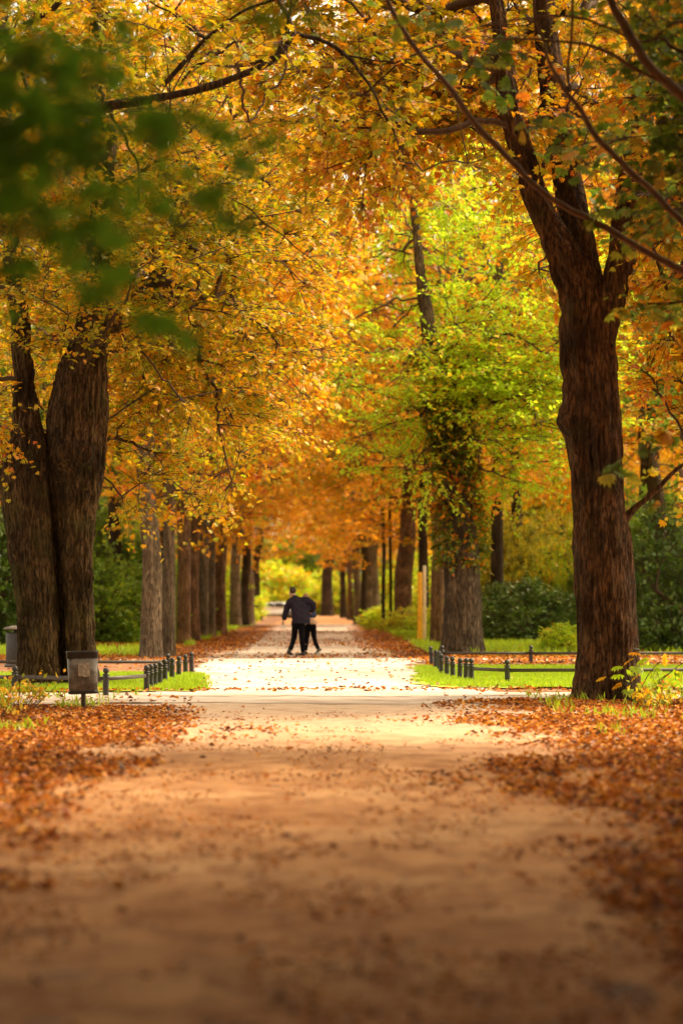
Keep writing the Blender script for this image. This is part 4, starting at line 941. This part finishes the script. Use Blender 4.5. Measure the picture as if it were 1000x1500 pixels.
g = Geo(); v, f = lathe([(.27, .03), (.28, .04), (.28, .09), (.255, .1)], 32); g.add(v, f); link('base', g.mesh('base', True), t, M['bin'])
g = Geo(); v, f = lathe([(.1, .70), (.1, .81)], 16); g.add(v, f); link('neck', g.mesh('neck', True), t, M['black'])
g = Geo(); v, f = lathe([(.0, .80), (.30, .80), (.305, .82), (.26, .85), (.12, .88), (.0, .885)], 32); g.add(v, f); link('lid', g.mesh('lid', True), t, M['bin'])

# ------------------------------------------------------------------ stakes of a young tree
def stake(px, py0, py1, w, mat, label):
    Y = 80.5; h = Z(py1, Y); t = link('wooden_stake', None, None) if False else None
    g = Geo(); hw = w / 2
    rings = [(rbox(hw, hw, 0, .015, 0, 2), -.1), (rbox(hw, hw, 0, .015, 0, 2), h - .04), (rbox(hw * .7, hw * .7, 0, .01, 0, 2), h)]
    shell(g, rings, cap=(True, True)); o = link('wooden_stake', g.mesh('wooden_stake'), None, M[mat]); o.location = (X(px, Y), Y + (0 if mat == 'wood' else .3), 0)
    tag(o, label, 'stake')
stake(614.5, 942, 838, .16, 'wood', 'yellow-orange square wooden stake left of the broad sprouting tree')
stake(621.8, 942, 828, .11, 'pale', 'whitish slim stake right beside the yellow-orange one')

# small sapling beside the right trunk and weeds left
t = thing('sapling', (X(925, 32.2), 32.2, 0), 'young green chestnut sapling at the foot of the furrowed right tree', 'plant')
r = np.random.default_rng(77); g = Geo(); gs = Geo(); PP = []; DD = []
for (dx, h, lx) in [(-.12, .5, -.25), (.05, .62, .1), (-.02, .35, -.32), (.2, .6, .4), (.3, .45, .55), (0, .25, .1), (-.1, .7, .05), (.5, .7, .9), (.3, .2, .3)]:
    P = smooth_path(np.array([(0, 0, -.05), (dx, r.normal(0, .05), h * .6), (lx, r.normal(0, .1), h)]), 10); tube(gs, P, np.linspace(.009, .004, 10), 5)
    for q in range(3): PP.append(P[-1 - 2 * q] + r.normal(0, .02, 3)); DD.append(np.array([lx + r.normal(0, .5), r.normal(-.3, .6), -.2]))
link('stem', gs.mesh('stem', True), t, M['twig'])
put_leaves(g, PALM7, np.array(PP), np.array(DD), r.uniform(.11, .17, len(PP)), mat=0, rnd=r, tilt=.35); link('leaf_spray', g.mesh('leaf_spray'), t, M['lime'])
def weed(px, Y, s, label, mat, seed):
    t = thing('weed', (X(px, Y), Y, 0), label, 'plant'); r = np.random.default_rng(seed); g = Geo(); gs = Geo()
    n = 26; a = r.uniform(0, 6.28, n); P1 = np.stack([np.cos(a) * r.uniform(.1, .6, n) * s, np.sin(a) * r.uniform(.1, .6, n) * s, r.uniform(.12, .42, n) * s], -1)
    twigs(gs, P1 * np.array([.3, .3, -.05]), P1, .006, .003, 0); link('stem', gs.mesh('stem'), t, M['twig'])
    P = np.repeat(P1, 6, 0) * r.uniform(.5, 1.05, (n * 6, 1)) + r.normal(0, .03, (n * 6, 3)); put_leaves(g, OVAL, P, r.normal(0, 1, P.shape), r.uniform(.05, .11, len(P)), mat=0, rnd=r); link('foliage', g.mesh('foliage'), t, M[mat])
weed(25, 30.5, 1.1, 'scrappy green and rust weed left of the near litter bin', 'mixed', 5)
weed(-10, 28.0, 1.1, 'scrappy weed at the left edge among the leaf drifts', 'mixed', 6)
weed(985, 31.4, 1.2, 'scrappy yellowing weed at the right edge beside the sapling', 'lime', 7)
weed(955, 30.4, .8, 'low weed among the leaves in front of the sapling', 'mixed', 8)

# ------------------------------------------------------------------ parked cars far away
M['carwhite'] = simple('white car paint', (.88, .88, .87), .3, 0, .03, 3); M['glass'] = simple('dark car glass', (.03, .035, .04), .12, 0, .1, 3)
def car(px, Y, rz, label, pm):
    t = thing('parked_car', (X(px, Y), Y, 0), label, 'car', rz=rz)
    prof = [(-2.1, .35), (-2.15, .75), (-1.95, .92), (-1.15, .98), (-.55, 1.38), (.7, 1.42), (1.45, 1.0), (2.05, .9), (2.15, .55), (2.1, .35)]
    bm = bmesh.new(); rows = []
    for y, k in ((-.82, .96), (-.72, 1.0), (.72, 1.0), (.82, .96)):
        rows.append([bm.verts.new((x * (k if z < 1 else k * .98), y * (1 if z < 1.0 else .84), z * (1 if abs(y) < .8 else .985))) for x, z in prof])
    for a, b in zip(rows, rows[1:]):
        for i in range(len(prof)): j = (i + 1) % len(prof); bm.faces.new((a[i], a[j], b[j], b[i]))
    bm.faces.new(rows[0][::-1]); bm.faces.new(rows[-1]); bmesh.ops.recalc_face_normals(bm, faces=bm.faces)
    bmesh.ops.bevel(bm, geom=bm.edges[:], offset=.035, segments=2, affect='EDGES')
    me = bpy.data.meshes.new('body'); bm.to_mesh(me); link('body', me, t, pm)
    for s in (-1, 1):
        for x0, x1 in ((-1.0, -.02), (.05, 1.15)):
            g = Geo(); y = s * .735
            v = [(x0 + (.0), s * .80, 1.0), (x1, s * .80, 1.0), (x1 - (.35 if x1 > 1 else 0), s * .712, 1.34), (x0 + (.45 if x0 < -.5 else 0), s * .712, 1.34)]
            g.add([(a, b, c) for a, b, c in v] + [(a, b - s * .03, c) for a, b, c in v], [(0, 1, 2, 3), (7, 6, 5, 4), (0, 4, 5, 1), (1, 5, 6, 2), (2, 6, 7, 3), (3, 7, 4, 0)]); link('side_window', g.mesh('side_window'), t, M['glass'])
        for x in (-1.3, 1.32):
            g = Geo(); v, f = lathe([(.0, -.1), (.30, -.1), (.33, -.07), (.33, .07), (.30, .1), (0, .1)], 24); v = v.reshape(-1, 3)[:, [0, 2, 1]] + np.array([x, s * .74, .33]); g.add(v, f); wh = link('wheel', g.mesh('wheel', True), t, M['black'])
            g = Geo(); v, f = lathe([(.0, -.11), (.19, -.11), (.2, .11), (0, .11)], 20); v = v.reshape(-1, 3)[:, [0, 2, 1]] + np.array([x, s * .745, .33]); g.add(v, f); link('rim', g.mesh('rim', True), wh, M['bin'])
    return t
car(401, 212, R(10), 'white parked car showing left of the walking man, at the avenue end', M['carwhite'])
car(424, 240, R(95), 'second white parked car mostly hidden behind the walking man', M['carwhite'])

# ------------------------------------------------------------------ people
M['skin'] = simple('skin', (.55, .33, .23), .6, 0, .06, 20); M['hair'] = simple('dark brown hair', (.035, .02, .012), .7, 0, .4, 60, .3)
M['jacket'] = simple('dark navy quilted nylon', (.016, .011, .024), .7, 0, .3, 14, .3, .15); M['trousers'] = simple('black trousers cloth', (.005, .004, .006), .9, 0, .35, 10, .2, .08)
M['shoe'] = simple('dark shoe leather', (.02, .013, .012), .5, 0, .2, 10); M['sole'] = simple('white rubber sole', (.75, .70, .62), .6, 0, .1, 10)
M['tan'] = simple('tan cloth', (.62, .40, .24), .8, 0, .12, 12); M['navy'] = simple('navy sweater', (.02, .03, .075), .85, 0, .25, 20, .3); M['paper'] = simple('white paper', (.85, .85, .82), .7, 0, .03, 5)
M['blond'] = simple('light brown hair', (.30, .17, .08), .6, 0, .3, 50, .3)
def skin(name, chains, mat, parent, sub=2, post=None):
    """chains: lists of (x,y,z,rx,ry); the first vertex of a chain merges with an equal earlier point"""
    V, Rr, E = [], [], []
    def idx(p):
        for i, q in enumerate(V):
            if (Vector(q) - Vector(p[:3])).length < 1e-4: return i
        V.append(tuple(p[:3])); Rr.append((p[3], p[4] if len(p) > 4 else p[3])); return len(V) - 1
    for ch in chains:
        last = None
        for p in ch:
            i = idx(p)
            if last is not None and last != i: E.append((last, i))
            last = i
    me = bpy.data.meshes.new(name); me.from_pydata(V, E, []); o = bpy.data.objects.new(name, me); C.objects.link(o)
    md = o.modifiers.new('s', 'SKIN'); md.use_smooth_shade = True
    for i, rr in enumerate(Rr): me.skin_vertices[0].data[i].radius = rr; me.skin_vertices[0].data[i].use_root = (i == 0)
    sb = o.modifiers.new('u', 'SUBSURF'); sb.levels = sub; sb.render_levels = sub
    dg = bpy.context.evaluated_depsgraph_get(); m2 = bpy.data.meshes.new_from_object(o.evaluated_get(dg)); m2.name = name
    bpy.data.objects.remove(o); bpy.data.meshes.remove(me)
    if post: post(m2)
    m2.materials.clear(); oo = link(name, m2, parent, mat)
    for p in m2.polygons: p.use_smooth = True; p.material_index = 0
    return oo
def ellipsoid(name, c, r, mat, parent, rot=(0, 0, 0), ns=20, nr=14, cut=None):
    a = np.linspace(0, PI, nr); b = np.arange(ns) / ns * 2 * PI
    v = np.stack([np.sin(a)[:, None] * np.cos(b), np.sin(a)[:, None] * np.sin(b), np.broadcast_to(np.cos(a)[:, None], (nr, ns))], -1)
    v = v * np.array(r)
    if cut is not None: v = cut(v)
    mr = np.array(Matrix.Rotation(rot[2], 3, 'Z') @ Matrix.Rotation(rot[1], 3, 'Y') @ Matrix.Rotation(rot[0], 3, 'X'))
    g = Geo(); g.add(v.reshape(-1, 3) @ mr.T + np.array(c), ring_faces(nr, ns)[:, ::-1]); return link(name, g.mesh(name, True), parent, mat)

YP = 60.5
def mp(px, py, dy=0): return (X(px, YP) - X(436, YP), dy, Z(py, YP))
def J(px, py, dy, r, r2=None): return (*mp(px, py, dy), r, r2 or r)
man = thing('person', (X(436, YP), YP, 0), 'man in dark quilted jacket and black trousers walking with head bowed, arm around companion', 'person')
# head looks left, away and down: face direction
hip = J(437, 908, 0, .10, .08); che = J(438, 888, .02, .14, .10); nk0 = J(434, 882, .03, .06, .06); nk = J(430, 873.5, .06, .058, .058); hd = J(427.5, 867, .10, .07, .085); ht = J(427, 862, .11, .062, .075)
shl = J(424, 883.5, .02, .04); ell = J(418, 896, .0, .043); wrl = J(415, 910, .05, .028)
shr = J(449, 883.5, .08, .04); elr = J(460, 887, .12, .043); wrr = J(455, 897, .33, .03)
hl = J(433, 912, -.02, .05); kl = J(430.5, 934, .09, .03); al = J(423.5, 953.5, -.11, .02)
hr = J(441, 912, .02, .065); kr = J(441.5, 935, -.02, .03); ar = J(444, 955, -.05, .02)
# feet: left heel raised behind, right foot flat, both pointing to the left and away
tl = J(426, 960.5, .02, .03); tr_ = J(435.5, 960.5, .08, .032)
def fingers(w, d, parent_list, s=1.0, side=1):
    d = Vector(d).normalized(); u = d.cross(Vector((0, 1, 0))).normalized(); n = d.cross(u)
    w = Vector(w); palm = w + d * .06
    ch = [[(*w, .028, .022), (*palm, .036, .018)]]
    for k, (o, l) in enumerate(((-.028, .062), (-.010, .074), (.009, .07), (.027, .055))):
        b = palm + u * o + d * .02; m = b + d * l * .5; e = m + (d * .8 + n * .45 * side) * l * .5
        ch.append([(*palm, .036, .018), (*b, .0095), (*m, .009), (*e, .008)])
    tb = w + d * .025 - u * .02; ch.append([(*w, .028, .022), (*(tb - u * .022), .012), (*(tb - u * .034 + d * .035), .0095)])
    return ch
hand_l = fingers(wrl[:3], (-.15, .1, -1), None); hand_r = fingers(wrr[:3], (.25, .6, -.4), None)
face = [[hd, (hd[0] - .055, hd[1] + .075, hd[2] - .005, .030, .03)], ]
skin('body', [[hip, che, nk0, nk, hd, ht], [nk0, shl, ell, wrl], [nk0, shr, elr, wrr], [hip, hl, kl, al, tl], [hip, hr, kr, ar, tr_]] + hand_l + hand_r, M['skin'], man)
hc = Vector(hd[:3]); fd = Vector((-.55, .80, -.25)).normalized()
# face features on the far side: nose, ears, jaw
ellipsoid('nose', hc + fd * .105 + Vector((0, 0, -.005)), (.014, .022, .022), M['skin'], man, (0, 0, R(35)))
ellipsoid('jaw', hc + fd * .045 + Vector((0, 0, -.055)), (.052, .06, .045), M['skin'], man, (0, 0, R(35)))
for s in (-1, 1): ellipsoid('ear', hc + Vector((fd.y, -fd.x, 0)).normalized() * .078 * s + Vector((0, 0, -.005)), (.012, .02, .032), M['skin'], man, (0, 0, R(35)))
ellipsoid('hair', hc - fd * .034 + Vector((0, 0, .030)), (.084, .092, .098), M['hair'], man, (R(12), 0, R(34)))
def quilt(me):
    n = len(me.vertices); co = np.empty(n * 3, np.float32); me.vertices.foreach_get('co', co); co = co.reshape(-1, 3); no = np.empty(n * 3, np.float32); me.vertices.foreach_get('normal', no); no = no.reshape(-1, 3)
    z = co[:, 2] + .12 * co[:, 0]; s = np.abs(np.sin(z * PI / .062)) ** .5
    co = co + no * ((s - .6) * .016 + (vnoise(co * 14, 3) - .5) * .02)[:, None]; me.vertices.foreach_set('co', co.astype(np.float32).ravel()); me.update()
def torso(name, rows, mat, parent, post=None, ns=48):
    """rows: px, py, dy, half width, half depth"""
    Q = smooth_path(np.array([(*mp(r_[0], r_[1], r_[2]), r_[3], r_[4]) for r_ in rows]), 70)
    a_ = np.arange(ns) / ns * 2 * PI; yaw = R(28)
    ux, uy = np.cos(a_), np.sin(a_); ux, uy = np.sign(ux) * np.abs(ux) ** .85, np.sign(uy) * np.abs(uy) ** .85
    lx = Q[:, 3:4] * ux; ly = Q[:, 4:5] * uy
    v = np.stack([Q[:, 0:1] + lx * math.cos(yaw) - ly * math.sin(yaw) * .3, Q[:, 1:2] + lx * math.sin(yaw) + ly * math.cos(yaw), np.broadcast_to(Q[:, 2:3], lx.shape)], -1)
    g = Geo(); g.add(v, ring_faces(len(Q), ns)[:, ::-1]); n = ns; g.add(v[0], [list(range(n))]); g.add(v[-1], [list(range(n))])
    me = g.mesh(name, True)
    if post: post(me)
    return link(name, me, parent, mat)
torso('jacket', [(441.5, 913.5, 0, .245, .165), (441, 909, 0, .255, .17), (440, 902, 0, .245, .165), (439, 894, .01, .25, .165), (438, 887, .02, .265, .165), (437.5, 882, .03, .265, .155), (436.5, 878.8, .04, .225, .135), (434, 876.2, .05, .14, .10), (431.5, 873.5, .06, .082, .08), (431, 871.8, .065, .078, .078)], M['jacket'], man, quilt)
skin('sleeve', [[J(433, 880.5, .04, .11), J(427, 880.8, .02, .105), J(423.5, 882.5, .0, .105), J(420.8, 889, .0, .092), J(418.8, 896, .0, .085), J(416.8, 903, .02, .072), J(415.3, 909.5, .045, .06)]], M['jacket'], man, 3, quilt)
skin('sleeve', [[J(437, 880, .05, .11), J(445, 880, .07, .11), J(450.5, 880.5, .09, .105), J(456, 883, .10, .09), J(460, 887.5, .13, .085), J(458, 892, .22, .07), J(455.5, 896, .32, .058)]], M['jacket'], man, 3, quilt)
def folds(me):
    n = len(me.vertices); co = np.empty(n * 3, np.float32); me.vertices.foreach_get('co', co); co = co.reshape(-1, 3); no = np.empty(n * 3, np.float32); me.vertices.foreach_get('normal', no); no = no.reshape(-1, 3)
    co = co + no * ((fnoise(co * np.array([9, 9, 16]), 6) - .5) * .035)[:, None]; me.vertices.foreach_set('co', co.astype(np.float32).ravel()); me.update()
skin('trousers', [[J(437, 904, 0, .2, .15), J(437, 911, 0, .2, .15), J(433, 917, 0, .115), J(431.5, 926, .06, .088), J(430.5, 935, .09, .076), J(427.5, 945, 0, .068), J(423.7, 953.5, -.11, .062)],
                  [J(437, 911, 0, .2, .15), J(441.5, 917, .02, .115), J(441.5, 926, 0, .088), J(442, 935, -.02, .078), J(443, 946, -.03, .07), J(444, 955.5, -.05, .066)]], M['trousers'], man, 3, folds)
def shoe(name, a, b, parent, sole, sc=1.0):
    A, B = Vector(a), Vector(b); d = (B - A).normalized()
    ch = [[(*(A - d * .05), .045 * sc), (*A, .05 * sc), (*(A + (B - A) * .5), .045 * sc), (*B, .038 * sc), (*(B + d * .05), .025 * sc)], [(*A, .05 * sc), (*(A + Vector((0, 0, .07))), .05 * sc)]]
    s = skin(name, ch, M['shoe'], parent, 2)
    dz = Vector((0, 0, -.032)); skin('sole', [[(*(A - d * .07 + dz), .045 * sc, .016), (*(A + dz), .048 * sc, .016), (*(B + dz * .8), .046 * sc, .016), (*(B + d * .07 + dz * .6), .03 * sc, .013)]], M[sole], s, 1)
shoe('shoe', (al[0] - .01, al[1] - .02, .13), (tl[0] + .02, tl[1] + .06, .05), man, 'black')
shoe('shoe', (ar[0] - .0, ar[1] - .02, .055), (tr_[0] - .01, tr_[1], .045), man, 'black')
pp = thing('paper', (X(436, YP) + wrl[0] - .01, YP + wrl[1] - .03, wrl[2] - .13), 'small crumpled white paper in the walking man\'s lowered left hand', 'paper')
ellipsoid('sheet', (0, 0, 0), (.032, .02, .05), M['paper'], pp, (0, .3, 0), 9, 6)

woman = thing('person', (X(454, YP), YP + .42, 0), 'woman in navy top, tan hem and black leggings walking close beside the man', 'person')
YW = YP + .42
def K(px, py, dy, r, r2=None): return (X(px, YW) - X(454, YW), dy, Z(py, YW), r, r2 or r)
whip = K(455, 911, 0, .09, .07); wch = K(452, 893, .06, .125, .09); wn0 = K(449, 886, .12, .05, .05); wnk = K(448, 881, .15, .042); whd = K(446, 876.5, .2, .062, .075); wht = K(445.5, 872.5, .22, .055, .065)
wsl = K(443, 888, .12, .03); wel = K(441, 899, .2, .034); wwl = K(446, 909, .3, .024)
wsr = K(456, 888, .1, .03); wer = K(459, 898, .1, .034); wwr = K(453, 908, .28, .024)
whl = K(450, 915, .03, .075); wkl = K(449, 936, .1, .05); wal = K(447, 955, .02, .034); wtl = K(441, 960, .12, .028)
whr = K(458, 915, -.02, .075); wkr = K(459.5, 936, .08, .05); war = K(466.5, 953, -.16, .034); wtr = K(461, 959.5, -.04, .028)
skin('body', [[whip, wch, wn0, wnk, whd, wht], [wn0, wsl, wel, wwl], [wn0, wsr, wer, wwr], [whip, whl, wkl, wal, wtl], [whip, whr, wkr, war, wtr]] + fingers(wwl[:3], (.1, .4, -1), None) + fingers(wwr[:3], (-.2, .4, -1), None), M['skin'], woman)
wc = Vector(whd[:3]); ellipsoid('nose', wc + fd * .095, (.012, .02, .02), M['skin'], woman, (0, 0, R(35)))
ellipsoid('hair', wc - fd * .030 + Vector((0, 0, .015)), (.086, .095, .105), M['blond'], woman, (R(12), 0, R(34)))
skin('hair_lock', [[(*(wc + Vector((.03, -.04, .02))), .06, .05), (wc.x + .10, wc.y - .05, wc.z - .08, .05, .04), (wc.x + .15, wc.y - .02, wc.z - .2, .03, .025), (wc.x + .16, wc.y, wc.z - .28, .012, .012)]], M['blond'], woman)
skin('sweater', [[K(456, 906.5, 0, .155, .13), K(455.5, 900, .02, .15, .12), K(452, 892, .06, .14, .11), K(449.5, 886, .1, .1, .085), K(448.5, 883, .13, .058)], [K(449.5, 886, .1, .1, .085), K(443.5, 887, .12, .06), wel[:3] + (.05, .05), wwl[:3] + (.038, .038)],
                 [K(449.5, 886, .1, .1, .085), K(457, 886, .1, .062), wer[:3] + (.052, .052), wwr[:3] + (.038, .038)]], M['navy'], woman, 3, folds)
skin('shirt_hem', [[K(456.5, 908.5, 0, .155, .135), K(456.5, 911.5, 0, .165, .14), K(456.5, 914, 0, .16, .14)]], M['tan'], woman, 2)
skin('leggings', [[K(455.5, 912, 0, .135, .12), K(455.5, 915, 0, .14, .12), K(450, 921, .04, .088), K(449.5, 929, .08, .075), K(449, 936, .1, .062), K(448, 946, .06, .055), K(447, 954, .02, .045)],
                  [K(455.5, 915, 0, .14, .12), K(458.5, 921, .0, .09), K(459, 929, .04, .078), K(459.8, 936, .07, .064), K(463, 945, -.04, .056), K(466.3, 952.5, -.15, .045)]], M['trousers'], woman, 3, folds)
shoe('shoe', (wal[0], wal[1], .055), (wtl[0], wtl[1], .045), woman, 'sole', .9)
shoe('shoe', (war[0] + .01, war[1] - .02, .14), (wtr[0], wtr[1], .05), woman, 'sole', .9)
